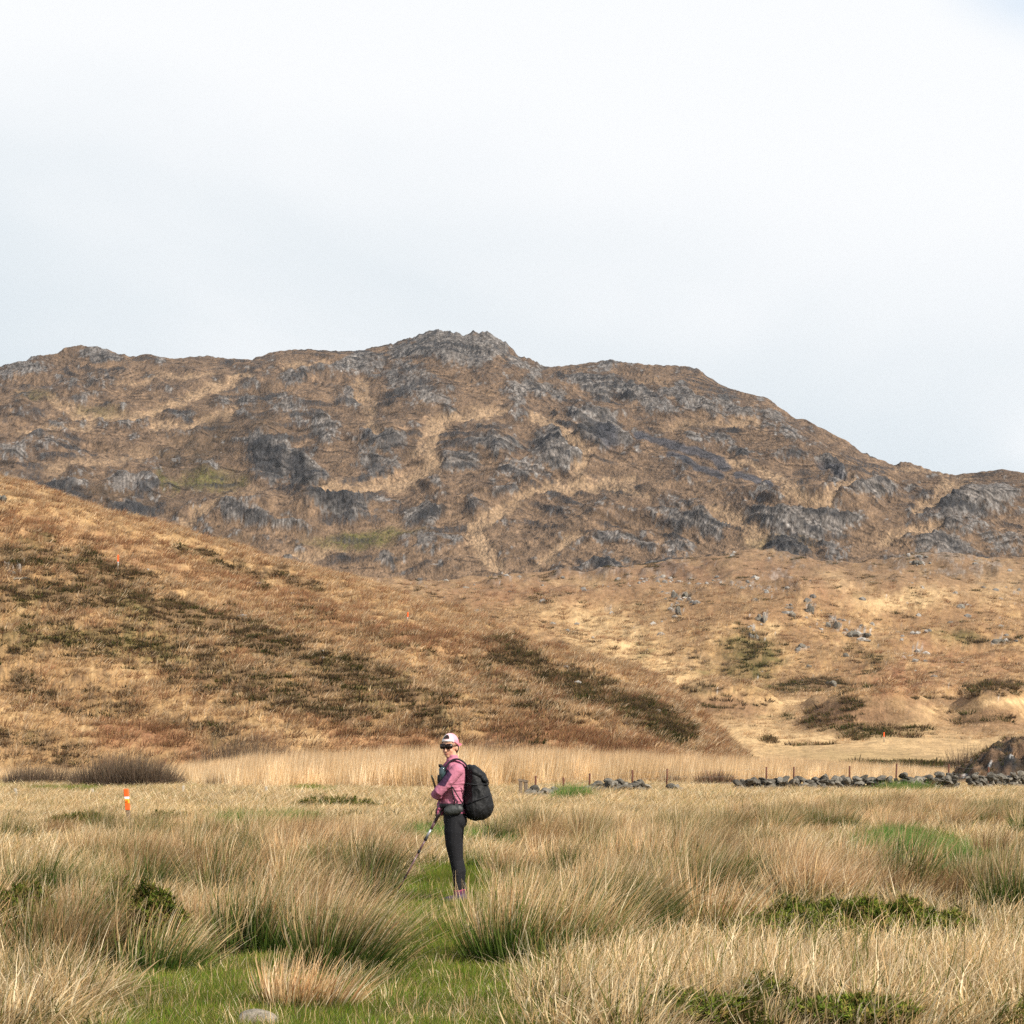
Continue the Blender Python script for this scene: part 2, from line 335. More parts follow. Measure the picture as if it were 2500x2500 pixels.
HILLDARK = [('s', [(20, 1360), (200, 1370), (330, 1420)], 46, .8), ('s', [(30, 1450), (250, 1450), (480, 1520), (640, 1560), (850, 1640), (1000, 1700), (1080, 1760)], 62, .85), ('s', [(60, 1560), (300, 1560), (520, 1640), (680, 1700), (820, 1720), (860, 1750)], 66, .8),
            ('s', [(0, 1640), (120, 1700), (300, 1720)], 60, .62), ('s', [(600, 1390), (700, 1415), (780, 1435)], 16, .9), ('s', [(440, 1345), (560, 1385)], 18, .8), ('s', [(1220, 1580), (1300, 1620), (1420, 1680), (1560, 1730), (1660, 1795)], 42, 1), ('s', [(560, 1640), (760, 1680), (1000, 1730)], 48, .7),
            ('s', [(500, 1760), (570, 1800)], 30, .9), ('s', [(1150, 1620), (1260, 1700), (1400, 1760)], 34, .7), ('s', [(0, 1790), (180, 1840)], 40, .65), ('e', 90, 1320, 60, 14, 0, .7), ('s', [(700, 1480), (900, 1540), (1060, 1590)], 34, .5), ('s', [(300, 1420), (560, 1500), (760, 1540)], 30, .45),
            ('s', [(1080, 1660), (1180, 1740), (1300, 1800)], 36, .55)]
HILLGREEN = [('s', [(40, 1530), (200, 1570), (420, 1600)], 40, .6), ('s', [(1500, 1740), (1620, 1800), (1750, 1850)], 20, .95), ('e', 515, 1800, 20, 14, 0, 1), ('e', 995, 1825, 16, 14, 0, .9), ('s', [(880, 1690), (960, 1740)], 22, .6), ('s', [(300, 1480), (420, 1560)], 24, .5),
             ('e', 90, 1320, 50, 14, 0, .6), ('e', 20, 1560, 60, 30, 0, .5)]
HILLRUST = [('s', [(260, 1790), (420, 1800), (470, 1830)], 36, .9), ('s', [(1200, 1800), (1420, 1800), (1560, 1850)], 38, .9), ('s', [(820, 1800), (1050, 1820)], 30, .7), ('s', [(0, 1280), (260, 1330), (500, 1400), (760, 1490), (1000, 1560), (1250, 1590)], 34, .45), ('s', [(700, 1750), (900, 1790)], 26, .4)]
GOLDDARK = [('e', 1830, 1600, 80, 70, 30, .8), ('e', 1700, 1600, 30, 30, 0, .5), ('e', 1990, 1675, 120, 16, 0, .9), ('e', 2110, 1610, 60, 50, 20, .6), ('e', 2210, 1505, 40, 10, 5, .9), ('e', 2360, 1560, 80, 16, 12, .9), ('e', 2480, 1565, 30, 12, 0, .9), ('e', 2420, 1680, 90, 18, 0, .9),
            ('e', 1720, 1690, 110, 16, 0, .6), ('e', 1575, 1580, 30, 22, 0, .5), ('e', 1370, 1570, 8, 8, 0, 1), ('e', 2100, 1640, 60, 12, 0, .5), ('e', 1340, 1460, 60, 16, 0, .4), ('e', 2090, 1400, 60, 8, 0, .3), ('e', 1480, 1530, 20, 10, 0, .3),
            ('e', 1080, 1490, 40, 12, 0, .6), ('e', 870, 1455, 30, 10, 0, .7)]
GOLDGREEN = [('e', 1830, 1610, 70, 60, 0, .8), ('e', 1900, 1680, 60, 12, 0, .8), ('e', 1570, 1585, 26, 20, 0, .6), ('e', 1740, 1640, 50, 14, 0, .9), ('e', 2330, 1550, 60, 14, 10, .7), ('e', 2110, 1450, 30, 6, 0, .5), ('e', 2150, 1600, 40, 20, 0, .4)]
GOLDRUST = [('e', 2200, 1660, 110, 34, 5, .9), ('e', 2300, 1620, 90, 30, 10, .5), ('e', 1700, 1400, 260, 22, -3, .6), ('e', 1300, 1450, 200, 30, 0, .5), ('e', 2050, 1440, 140, 30, 10, .45), ('e', 2350, 1600, 150, 30, 12, .5), ('e', 700, 1440, 300, 30, 8, .5)]
GOLDPALE = [('e', 2200, 1465, 120, 22, -5, 1), ('e', 2050, 1420, 60, 20, 20, .7), ('e', 1500, 1560, 140, 60, 20, .9), ('e', 1420, 1500, 140, 30, 5, .5), ('e', 2440, 1440, 60, 30, 0, .6), ('e', 1640, 1640, 90, 40, 0, .8), ('e', 1880, 1540, 30, 10, 0, .9), ('e', 1400, 1425, 60, 10, 0, .6)]
GOLDROCK = [('e', 1660, 1455, 30, 10, 20, .9), ('e', 1650, 1490, 10, 18, 20, .8), ('e', 1870, 1500, 16, 14, -40, 1), ('e', 1845, 1540, 12, 12, -40, .8), ('e', 1980, 1480, 12, 20, 10, .9), ('e', 1935, 1492, 9, 10, 0, .7), ('e', 2035, 1520, 18, 14, 40, .9), ('e', 2100, 1545, 30, 10, 10, .9), ('e', 1840, 1435, 70, 7, 6, .6),
            ('e', 2240, 1590, 24, 24, 0, .6), ('e', 1620, 1415, 60, 5, 0, .5), ('e', 1770, 1425, 50, 5, 5, .7), ('e', 2440, 1565, 30, 7, 0, .9), ('e', 2350, 1475, 12, 8, 0, .9), ('e', 2240, 1373, 18, 7, 0, .9), ('e', 2480, 1450, 30, 10, 0, .5), ('e', 1960, 1580, 12, 8, 0, .7), ('e', 1490, 1485, 18, 8, 0, .5), ('e', 25, 1385, 30, 8, 10, .8), ('e', 20, 1350, 14, 6, 20, .6)]
MOUNDDARK = [('e', 1710, 1722, 90, 24, 6, .7), ('e', 1830, 1718, 80, 20, 5, .6), ('e', 2060, 1735, 60, 26, 10, .6), ('e', 2080, 1712, 30, 16, 0, 1.3), ('e', 2020, 1760, 60, 12, 0, 1.2), ('e', 2150, 1784, 130, 13, 0, 1.3), ('e', 2000, 1735, 30, 14, 0, 1), ('e', 2290, 1708, 80, 10, 0, .7), ('e', 2420, 1755, 80, 26, 0, .6), ('e', 2320, 1740, 40, 6, 0, .5),
             ('e', 1880, 1870, 120, 14, 4, .8), ('e', 2120, 1848, 200, 22, 3, 1.3), ('e', 2200, 1872, 160, 16, 3, 1.2), ('e', 2060, 1825, 100, 8, 0, .5), ('e', 1880, 1752, 50, 5, 0, .8), ('e', 2380, 1765, 60, 8, 0, .6), ('e', 2280, 1805, 50, 5, 0, .7), ('e', 2370, 1830, 80, 14, 0, .6), ('e', 1880, 1808, 24, 6, 0, .8), ('e', 1740, 1830, 60, 14, 30, .6)]
MOUNDGREEN = [('e', 1880, 1752, 50, 5, 0, 1), ('e', 2150, 1782, 100, 9, 0, .8), ('e', 2120, 1850, 190, 18, 3, .9), ('e', 1760, 1745, 40, 6, 0, .6), ('e', 2180, 1800, 50, 6, 0, .5), ('e', 1750, 1840, 60, 14, 30, .8)]
MOUNDPALE = [('e', 1920, 1710, 60, 14, 0, 1), ('e', 2250, 1693, 120, 8, 0, 1), ('e', 1960, 1800, 200, 10, 0, .7), ('e', 2200, 1825, 160, 8, 4, .7), ('e', 2450, 1715, 90, 8, 0, .9)]

def hill_cover(xp, yp, X, Y, which):
    n1 = fbm(xp / 130, yp / 60, 4, .55, 22.0); n2 = fbm(xp / 34, yp / 17, 4, .6, 19.0); n3 = fbm(xp / 9, yp / 5, 3, .65, 14.0)
    a = math.radians(28); sx = (xp * math.cos(a) + yp * math.sin(a)); sy = (-xp * math.sin(a) + yp * math.cos(a))
    st = fbm(sx / 26, sy / 6, 3, .6, 33.0)
    c = TAN * 1.02 + (PALE - TAN * 1.02) * sst(-.1, .45, n1 * .4 + st * .5 + n3 * .3)[:, None]
    c = c + (BROWN * 1.1 - c) * (sst(-.12, .38, n2 * .6 + n3 * .35 - n1 * .35 + (.14 + .16 * sst(1620, 1460, yp) if which != 'left' else 0)) * .8)[:, None]
    if which == 'left':
        D, G, R = mask(xp, yp, HILLDARK, 34, .95, 41.0), mask(xp, yp, HILLGREEN, 24, .7, 42.0), mask(xp, yp, HILLRUST, 24, .7, 43.0)
        P = np.zeros_like(D)
    elif which == 'gold':
        D, G, R, P = mask(xp, yp, GOLDDARK, 18, .7, 51.0), mask(xp, yp, GOLDGREEN, 18, .7, 52.0), mask(xp, yp, GOLDRUST, 30, .8, 53.0), mask(xp, yp, GOLDPALE, 24, .7, 54.0)
    else:
        D, G, R, P = mask(xp, yp, MOUNDDARK, 14, .7, 61.0), mask(xp, yp, MOUNDGREEN, 14, .7, 62.0), np.zeros_like(xp), mask(xp, yp, MOUNDPALE, 14, .7, 63.0)
    c = c + (RUST - c) * np.clip(R * (.75 + .6 * n2), 0, .85)[:, None]
    c = c + (PALE * 1.05 - c) * np.clip(P * (.9 + .9 * n3 + .4 * n2), 0, 1)[:, None]
    d = sst(.32, .62, D * .78 + .42 * n2 + .5 * n3 + .22 * st) * sst(.0, .3, D + .12) ; g = np.clip(G * (.9 + n2), 0, 1)
    dc = (HEATH * 1.6 + BROWN * .2) + (OLIVE * 1.1 - (HEATH * 1.6 + BROWN * .2)) * np.clip(g + sst(0, .4, n1 + n3 * .4) * .5, 0, 1)[:, None]
    c = c + (dc - c) * (d * .78)[:, None]
    c = c + (OLIVE * 1.1 - c) * (g * (1 - d) * .65)[:, None]
    if which == 'mound':
        mb = mask(xp, yp, [('e', 1740, 1722, 130, 30, 4, 1), ('e', 2080, 1745, 150, 42, 0, 1), ('e', 2290, 1712, 100, 14, 0, .9), ('e', 2420, 1760, 120, 36, 0, .9), ('e', 1960, 1868, 40, 8, 0, .6)], 16, .6, 66.0)
        c = c + (PALE * 1.1 - c) * ((1 - mb) * .6)[:, None]
        c = c + (BROWN * 1.05 * (1 + n3)[:, None] - c) * (mb * .9)[:, None]
    rk = mask(xp, yp, GOLDROCK, 12, .6, 55.0)
    rk = sst(.3, .65, rk * (.62 + 1.6 * n3) + (.7 * sst(.34, .5, n3 * .7 + n2 * .4) if which == 'gold' else 0))
    rc = LROCK * np.clip(.55 + 1.5 * n3 + .6 * st, .2, 1.3)[:, None]
    c = c + (rc - c) * (rk * .75)[:, None]
    return np.clip(c, .012, 1), d, rk, n2, n3, st

m_terrain = mat('moor', attr=True, rough=.95, spec=.05, noise=[(0.9, .72, 1.28), (5.0, .8, 1.2)], bump=[(0.6, .35), (2.5, .1)], stretch=((1, .45, 1), (0, 0, 0)))
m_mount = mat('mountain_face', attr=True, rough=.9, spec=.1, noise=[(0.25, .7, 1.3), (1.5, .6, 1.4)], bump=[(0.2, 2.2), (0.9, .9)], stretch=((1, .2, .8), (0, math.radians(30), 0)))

def sheet(name, cols, rows_Y, rows_Z, cover, material):
    """rows_Y, rows_Z: (nrow, ncol)"""
    nr, nc = rows_Y.shape
    XP = np.broadcast_to(cols, (nr, nc))
    X = (XP - HX) / F * rows_Y
    C, dz = cover(XP.ravel(), (HY - F * (rows_Z - CH) / rows_Y).ravel(), X.ravel(), rows_Y.ravel())
    V = np.stack([X.ravel(), rows_Y.ravel(), rows_Z.ravel() + dz], 1)
    ii = np.arange(nr * nc).reshape(nr, nc)
    Fc = np.stack([ii[:-1, :-1], ii[:-1, 1:], ii[1:, 1:], ii[1:, :-1]], -1).reshape(-1, 4)
    me = mesh_np(name, V, Fc, C, [material])
    o = obj(name, me); tag(o, kind='structure')
    return o, V.reshape(nr, nc, 3), C.reshape(nr, nc, 3)

xc = xp_cols
Yc = I(xc, CRESTD); zc = zof(I(xc, CREST) + 8, Yc)
# left hill and the valley floor beside it
def edge_fade(t): return sst(0, .06, t) * sst(1, .97, t)
t = np.linspace(0, 1, 150)[:, None]
hillness = sst(1900, 1760, xc)[None, :]
Yh = 112 + (Yc[None, :] - 112) * t
prof = np.sin(np.pi / 2 * t ** 0.85) * hillness + t * (1 - hillness)
Zh = 0 + zc[None, :] * prof
XXh = (xc[None, :] - HX) / F * Yh
Zh = Zh + edge_fade(t) * (fbm(XXh / 22, Yh / 22, 4, .5, 3.3) * 2.2 * hillness)
def cov_left(xp, yp, X, Y):
    c, d, rk, n2, n3, st = hill_cover(xp, yp, X, Y, 'left')
    v = sst(1700, 1850, xp)[:, None]
    c2 = hill_cover(xp, yp, X, Y, 'mound')[0]
    c = c * (1 - v) + c2 * v
    dz = (.22 * d + .3 * fbm(X / 2.6, Y / 3.5, 3, .5, 5.0) + .35 * fbm(X / 7, Y / 9, 2, .5, 2.0) + rk * .3) * sst(112, 118, Y)
    return c, dz
hill_o, HV, HCc = sheet('hillside', xc, Yh, Zh, cov_left, m_terrain)
# behind the crest, valley floor, mounds, golden hill
Y3 = Yc + 45 * hillness[0] + 60 * (1 - hillness[0]); z3 = np.where(xc < 1800, zc * .45, zof(I(xc, [(1800, 1835), (2500, 1800)]), Y3)); 
sm = np.ones(25) / 25; z3 = np.convolve(np.pad(z3, 12, 'edge'), sm, 'valid')
Y4 = np.full_like(xc, 310.0); z4 = zof(I(xc, [(-900, 1480), (0, 1500), (900, 1600), (1400, 1688), (1650, 1692), (2500, 1690), (3400, 1690)]), Y4)
Y5 = np.full_like(xc, 520.0); z5 = zof(I(xc, GOLD), Y5)
def band(Ya, za, Yb, zb, n, f=lambda t: t, first=False):
    t = np.linspace(0, 1, n)[:, None]
    if not first: t = t[1:]
    return Ya[None] + (Yb - Ya)[None] * t, za[None] + (zb - za)[None] * f(t)
b1 = band(Yc, zc, Y3, z3, 14, lambda t: np.sin(np.pi / 2 * t), True)
b2 = band(Y3, z3, Y4, z4, 60, lambda t: t * t * (3 - 2 * t) * .4 + t * .6)
b3 = band(Y4, z4, Y5, z5, 120, lambda t: np.sin(np.pi / 2 * t ** 1.02) * .8 + t * .2)
YY = np.concatenate([b1[0], b2[0], b3[0]]); ZZ = np.concatenate([b1[1], b2[1], b3[1]])
XX = (xc[None] - HX) / F * YY
inner = sst(Yc[None] + 5, Yc[None] + 60, YY) * sst(522, 500, YY)
ZZ = ZZ + inner * fbm(XX / 45, YY / 45, 4, .5, 8.8) * 5.5 * sst(270, 350, YY)
ZZ = ZZ + inner * (ridged(XX / 28, YY / 60, 3, .5, 12.0) * 1.2 * sst(300, 350, YY) + fbm(XX / 14, YY / 14, 3, .5, 18.0) * .8)
def mound(cx, y0, wpx, hm, dep=16):
    D = (hm and 1) * 1.0
    return
for (cx, Ym, wpx, hm, dep) in [(1740, 268, 110, 3.4, 16), (2110, 240, 130, 4.6, 17), (2230, 232, 90, 2.6, 12), (2290, 285, 90, 3.0, 12), (2420, 238, 100, 4.4, 14), (1850, 270, 60, 2.0, 10), (2520, 250, 60, 2.5, 12), (2000, 262, 40, 1.5, 8)]:
    q = ((xc[None] - cx) / wpx) ** 2 + ((YY - Ym) / dep) ** 2
    ZZ = ZZ + .85 * hm * np.exp(-q ** 1.5 * (1 + .25 * fbm(XX / 8, YY / 8, 3, .5, 4.4)) * 1.4)
def cov_gold(xp, yp, X, Y):
    a = hill_cover(xp, yp, X, Y, 'gold'); b = hill_cover(xp, yp, X, Y, 'mound')
    v = sst(1712, 1694, yp); v3 = v[:, None]
    c = a[0] * v3 + b[0] * (1 - v3)
    n3 = a[4]; n2 = a[3]
    mc, mr = mountain_cover(xp, yp, X, Y); mv = sst(1500, 1400, yp + 60 * n2)
    c = c + (mc * 1.25 - c) * (mv * .6)[:, None]
    dz = mr * mv * .35 + .7 * fbm(X / 7, Y / 12, 3, .5, 5.0) + .5 * fbm(X / 16, Y / 20, 2, .5, 2.0) + a[2] * v * .12
    return c, dz * sst(230, 260, Y) * sst(521, 512, Y)
gold_o, GV, GCc = sheet('lower_hill', xc, YY, ZZ, cov_gold, m_terrain)
# mountain
Y6 = Y5 + 50; z6 = zof(I(xc, GOLD) + 5, Y6)
Y7 = Y6 + 60; z7 = zof(I(xc, GOLD) - 16, Y7)
Y8 = I(xc, SKYD); ys = I(xc, SKY); z8 = zof(ys, Y8)
_k = np.hanning(81); _k /= _k.sum(); z8raw = z8.copy(); z8 = np.convolve(np.pad(z8, 40, 'edge'), _k, 'valid')
z8n = z8raw - z8 + (fbm(xc / 14, xc * 0 + 3, 4, .6, 1.0) * 1.6 + ridged(xc / 30, xc * 0 + 8, 3, .6, 2.0) * .9) * I(xc, [(0, .8), (300, 1), (340, .4), (850, .5), (950, 1.2), (1300, 1.3), (1340, .4), (1700, .6), (2500, .6)])
m1 = band(Y5, z5, Y6, z6, 12, first=True); m2 = band(Y6, z6, Y7, z7, 20)
nm = 370
def fprof(t): return t + .07 * np.sin(np.pi * t)
m3 = band(Y7, z7, Y8, z8, nm, fprof)
Y9 = Y8 + 120; z9 = z8 - 45; m4 = band(Y8, z8, Y9, z9, 10, lambda t: np.sin(np.pi / 2 * t) * .6 + .4 * t * t)
Y10 = Y9 + 500; z10 = z9 * 0 - 10; m5 = band(Y9, z9, Y10, z10, 10)
YY = np.concatenate([m1[0], m2[0], m3[0], m4[0], m5[0]]); ZZ = np.concatenate([m1[1], m2[1], m3[1], m4[1], m5[1]])
XX = (xc[None] - HX) / F * YY
tm = (YY - Y7[None]) / (Y8 - Y7)[None]
ZZ = ZZ + z8n[None] * sst(.72, 1, tm)
hump = fbm(XX / 75, YY / 95, 4, .5, 6.1) * 11.0 + ridged(XX / 60 + YY / 200, YY / 60, 3, .5, 2.2) * 4.0
ZZ = ZZ + hump * sst(-.02, .12, tm) * sst(1.0, .86, tm)
HUMPS = [(2115, 1195, 70, 40, 6), (1960, 1270, 120, 50, 9), (2430, 1215, 130, 55, 7), (1370, 1085, 70, 40, 5), (1220, 1075, 60, 30, 4), (820, 1225, 90, 35, 6), (590, 1250, 80, 28, 5), (2300, 1330, 90, 30, 4),
         (1460, 1040, 70, 40, 5), (640, 1090, 60, 50, 7), (1700, 1275, 80, 30, 4), (1120, 1110, 50, 30, 3), (940, 1060, 50, 30, 4), (330, 1020, 70, 20, 3), (235, 1080, 120, 30, 4), (1640, 1390, 60, 20, 3), (950, 1365, 60, 20, 3)]
yb = HY - F * (ZZ - CH) / YY
for (cx, cy, rx, ry, hm) in HUMPS:
    ZZ = ZZ + hm * np.exp(-((xc[None] - cx) / rx) ** 2 - ((yb - cy) / ry) ** 2) * sst(1.0, .9, tm)
def cov_mt(xp, yp, X, Y):
    c, rel = mountain_cover(xp, yp, X, Y)
    Zb = CH + (HY - yp) / F * Y
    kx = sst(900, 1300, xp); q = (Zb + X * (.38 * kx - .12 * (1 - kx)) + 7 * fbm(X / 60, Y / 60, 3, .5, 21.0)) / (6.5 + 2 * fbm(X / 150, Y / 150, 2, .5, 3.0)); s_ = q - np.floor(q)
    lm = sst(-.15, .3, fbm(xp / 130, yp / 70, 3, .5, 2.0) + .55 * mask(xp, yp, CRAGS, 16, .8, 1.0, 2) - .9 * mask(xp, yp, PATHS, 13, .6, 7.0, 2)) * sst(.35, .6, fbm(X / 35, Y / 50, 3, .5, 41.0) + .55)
    rel = rel + 3.2 * (s_ ** 3 - s_ * .8) * lm
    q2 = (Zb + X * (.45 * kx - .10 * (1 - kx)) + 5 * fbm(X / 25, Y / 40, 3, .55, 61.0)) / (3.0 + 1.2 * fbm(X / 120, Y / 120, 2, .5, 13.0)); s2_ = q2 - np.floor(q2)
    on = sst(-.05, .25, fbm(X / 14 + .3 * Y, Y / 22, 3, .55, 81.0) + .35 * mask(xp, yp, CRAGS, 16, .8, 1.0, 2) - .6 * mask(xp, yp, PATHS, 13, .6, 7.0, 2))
    rel = rel + 1.1 * (s2_ ** 3 - s2_ * .8) * on
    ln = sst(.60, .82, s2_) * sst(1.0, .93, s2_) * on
    c = c * (1 - .68 * ln)[:, None]; c = c * (1 + .45 * sst(.05, .2, s2_) * sst(.4, .25, s2_) * on)[:, None]  # shading of the small ledges painted in: dark faces, lighter treads
    fc = sst(.62, .8, s_) * sst(1.0, .95, s_) * lm                      # ledge faces: bare wet rock, with their shade painted into its colour
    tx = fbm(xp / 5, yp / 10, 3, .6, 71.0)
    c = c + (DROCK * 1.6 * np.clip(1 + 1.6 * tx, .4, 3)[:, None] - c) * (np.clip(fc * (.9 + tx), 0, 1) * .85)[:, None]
    k = sst(522, 600, Y) * (0.35 + .65 * sst(0, 60, np.abs(yp - np.interp(xp, xc, ys))))
    return c, rel * k
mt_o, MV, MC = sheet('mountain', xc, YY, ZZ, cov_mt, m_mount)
# ------------------------------------------------------------------ the field
def gpt(x, y): Y = CH * F / (y - HY); return (x - HX) / F * Y, Y      # pixel on level ground
def gz(X, Y):
    X = np.asarray(X, np.float32); Y = np.asarray(Y, np.float32)
    k = sst(100, 60, Y)
    return (fbm(X / 6 + 3, Y / 6, 3, .5, 1.0) * .10 + fbm(X / 1.6, Y / 1.6, 2, .5, 5.0) * .035) * k * sst(0, 1.5, np.hypot((X + .62), (Y - 20)) / 1.2 + .4) - .02 * k
GREEN_G = [('s', [(300, 2620), (560, 2520), (900, 2520), (1250, 2520)], 95, 1), ('s', [(380, 2460), (560, 2430), (900, 2430), (1200, 2440)], 85, 1), ('s', [(1200, 2430), (1085, 2350), (1075, 2240), (1115, 2190)], 85, 1), ('s', [(300, 2400), (560, 2380), (760, 2330)], 40, .8), ('s', [(1150, 2370), (1280, 2360)], 30, .7),
           ('e', 800, 2280, 120, 60, 0, .55), ('e', 2240, 2085, 130, 40, 8, .8), ('e', 1280, 2070, 34, 12, 0, 1), ('e', 1040, 2050, 40, 14, 0, .9), ('e', 600, 2022, 90, 10, 0, .7), ('e', 540, 2040, 50, 10, 0, .6), ('e', 1180, 2060, 60, 12, 0, .6), ('e', 100, 1925, 220, 7, 0, .7), ('e', 1390, 1950, 25, 7, 0, 1), ('e', 2200, 1925, 60, 9, 0, .9), ('e', 1280, 2410, 40, 26, 0, .9), ('e', 760, 1930, 40, 5, 0, .6)]
MUD_G = [('s', [(900, 2485), (1000, 2490), (1150, 2485), (1210, 2478)], 34, 1), ('e', 320, 2490, 40, 16, 0, 1), ('s', [(1100, 2290), (1080, 2250)], 14, .7), ('e', 1010, 2270, 60, 12, 0, .4), ('e', 1150, 2270, 30, 22, 0, .8), ('e', 750, 2490, 90, 10, 0, .8)]
RUSH_G = [('s', [(60, 2330), (200, 2340)], 50, .8), ('s', [(250, 2150), (420, 2130), (620, 2150), (820, 2160), (960, 2170)], 55, 1), ('s', [(780, 2340), (880, 2370)], 45, .9), ('s', [(480, 2290), (600, 2300)], 36, .6), ('s', [(230, 2260), (330, 2270)], 34, .6), ('s', [(1250, 2320), (1450, 2290), (1600, 2200)], 70, 1), ('s', [(1480, 2160), (1800, 2180), (2100, 2170), (2500, 2190)], 55, 1),
          ('s', [(1250, 2060), (1420, 2060)], 28, 1), ('s', [(1480, 2100), (1700, 2110)], 26, 1), ('s', [(1850, 2020), (2050, 2000), (2300, 2000), (2500, 2010)], 30, .9), ('s', [(1300, 2150), (1450, 2160)], 30, .8), ('s', [(600, 2060), (900, 2075), (1000, 2075)], 22, .7), ('s', [(300, 2050), (560, 2050)], 20, .6), ('s', [(2250, 2150), (2500, 2130)], 34, .9), ('e', 1680, 2060, 200, 40, 0, .4)]
FLAT_G = [('s', [(1450, 2450), (1800, 2400), (2200, 2400), (2500, 2380)], 110, 1), ('s', [(0, 2480), (180, 2460)], 70, .9), ('e', 1560, 2360, 160, 40, 0, .6)]
CLEAR_G = [('e', 2270, 2145, 210, 34, 0, .92), ('e', 2090, 2325, 350, 42, 0, .85), ('e', 390, 2390, 150, 60, 0, .95), ('e', 300, 2290, 120, 40, 0, .8), ('e', 60, 2290, 130, 50, 0, .9), ('e', 1700, 2530, 160, 30, 0, .4), ('e', 2080, 2550, 180, 30, 0, .4), ('e', 780, 2330, 70, 30, 0, .6), ('s', [(1150, 2460), (1040, 2360), (1030, 2270), (1080, 2190)], 125, 1.3), ('s', [(1040, 2370), (1170, 2390)], 70, 1), ('e', 314, 2020, 60, 18, 0, 1)]
def gmask(X, Y, shapes, warp=16, edge=.6, off=70.0):
    x, y = px(X, Y, 0); return mask(np.asarray(x, np.float32), np.asarray(y, np.float32), shapes, warp, edge, off)

sg = np.concatenate([np.linspace(-.40, -.2, 25)[:-1], np.linspace(-.2, .2, 330), np.linspace(.2, .40, 25)[1:]])
tY = np.linspace(0, 1, 300)
Yg = 1 / (1 / 8.0 + (1 / 112.2 - 1 / 8.0) * tY) ; Yg = np.concatenate([np.linspace(-8, 8, 30)[:-1], Yg])
XGm = sg[None, :] * (Yg[:, None] + 18); YGm = np.broadcast_to(Yg[:, None], XGm.shape)
ZGm = gz(XGm, YGm)
ysafe = np.maximum(YGm, 6.0).ravel()
gx, gy = px(XGm.ravel() * ysafe / np.maximum(YGm.ravel(), 6.0), ysafe, 0)
n1 = fbm(XGm.ravel() / 1.1, YGm.ravel() / 1.1, 5, .6, 3.0); n2 = fbm(XGm.ravel() / 5, YGm.ravel() / 5, 3, .5, 6.0)
gc = np.array((.09, .065, .03)) + (np.array((.33, .235, .125)) - np.array((.09, .065, .03))) * sst(-.3, .4, n1 + n2 * .5 + sst(30, 60, YGm.ravel()) * .4)[:, None]
g_ = np.clip(mask(gx, gy, GREEN_G, 16, .6, 70.0) * (1 + n1), 0, 1); gc = gc + (np.array((.06, .095, .018)) - gc) * g_[:, None]
g_ = np.clip(mask(gx, gy, MUD_G, 12, .6, 71.0) * (1 + n1), 0, 1); gc = gc + (np.array((.05, .03, .018)) - gc) * g_[:, None]
ii = np.arange(XGm.size).reshape(XGm.shape)
m_field = mat('field_soil', attr=True, rough=.95, spec=.05, noise=[(3, .8, 1.2), (40, .7, 1.3)], bump=[(25, .02), (120, .008)])
me = mesh_np('field', np.stack([XGm.ravel(), YGm.ravel(), ZGm.ravel()], 1), np.stack([ii[:-1, :-1], ii[:-1, 1:], ii[1:, 1:], ii[1:, :-1]], -1).reshape(-1, 4), gc, [m_field])
tag(obj('field', me), kind='structure')

# ------------------------------------------------------------------ blades
def blades(n, h, rad, lean, wid, colf, seg=4, spread=.35, curve=.5, seed=0, leanvar=.25, rise=None, upright=0.0):
    """tuft of n blades. h=(lo,hi) length, rad base radius, lean along +X (radians from vertical), colf(t,rand)->rgb"""
    r = np.random.default_rng(seed)
    Vs, Cs, Fs = [], [], []; base = 0
    for i in range(n):
        L = r.uniform(*h) * (1 if r.random() > .15 else .7)
        a = r.uniform(0, 2 * np.pi); rr = rad * math.sqrt(r.random())
        bx, by = rr * math.cos(a), rr * math.sin(a)
        # direction: outward splay plus wind lean
        th0 = r.normal(0, .12); out = spread * rr / max(rad, 1e-3)
        dx = math.sin(out) * math.cos(a) + r.normal(0, .10); dy = math.sin(out) * math.sin(a) + r.normal(0, .10)
        ln = lean + r.normal(0, leanvar)
        wa = r.uniform(0, np.pi); wv = np.array((math.cos(wa), math.sin(wa), 0)) * wid * r.choice((.6, .8, 1.0, 1.0, 1.5))
        p = np.array((bx, by, -.02)); k = r.random(3)
        sl_ = L / seg; cv = curve * r.uniform(.4, 1.6)
        for s in range(seg + 1):
            t = s / seg
            w = wv * (1 - t ** 1.6) * .5 if s < seg else wv * 0.06
            Vs.append(p - w); Vs.append(p + w)
            c = colf(t, k); Cs.append(c); Cs.append(c)
            d = np.array((dx + math.sin(ln * .55 + cv * t * t) , dy + (k[0] - .5) * .25 * t, max(.12, math.cos(ln * .55 + cv * t * t))))
            d /= np.linalg.norm(d); p = p + d * sl_
        for s in range(seg):
            b = base + s * 2; Fs.append((b, b + 1, b + 3, b + 2))
        base += (seg + 1) * 2
    return np.array(Vs), np.array(Fs), np.array(Cs)

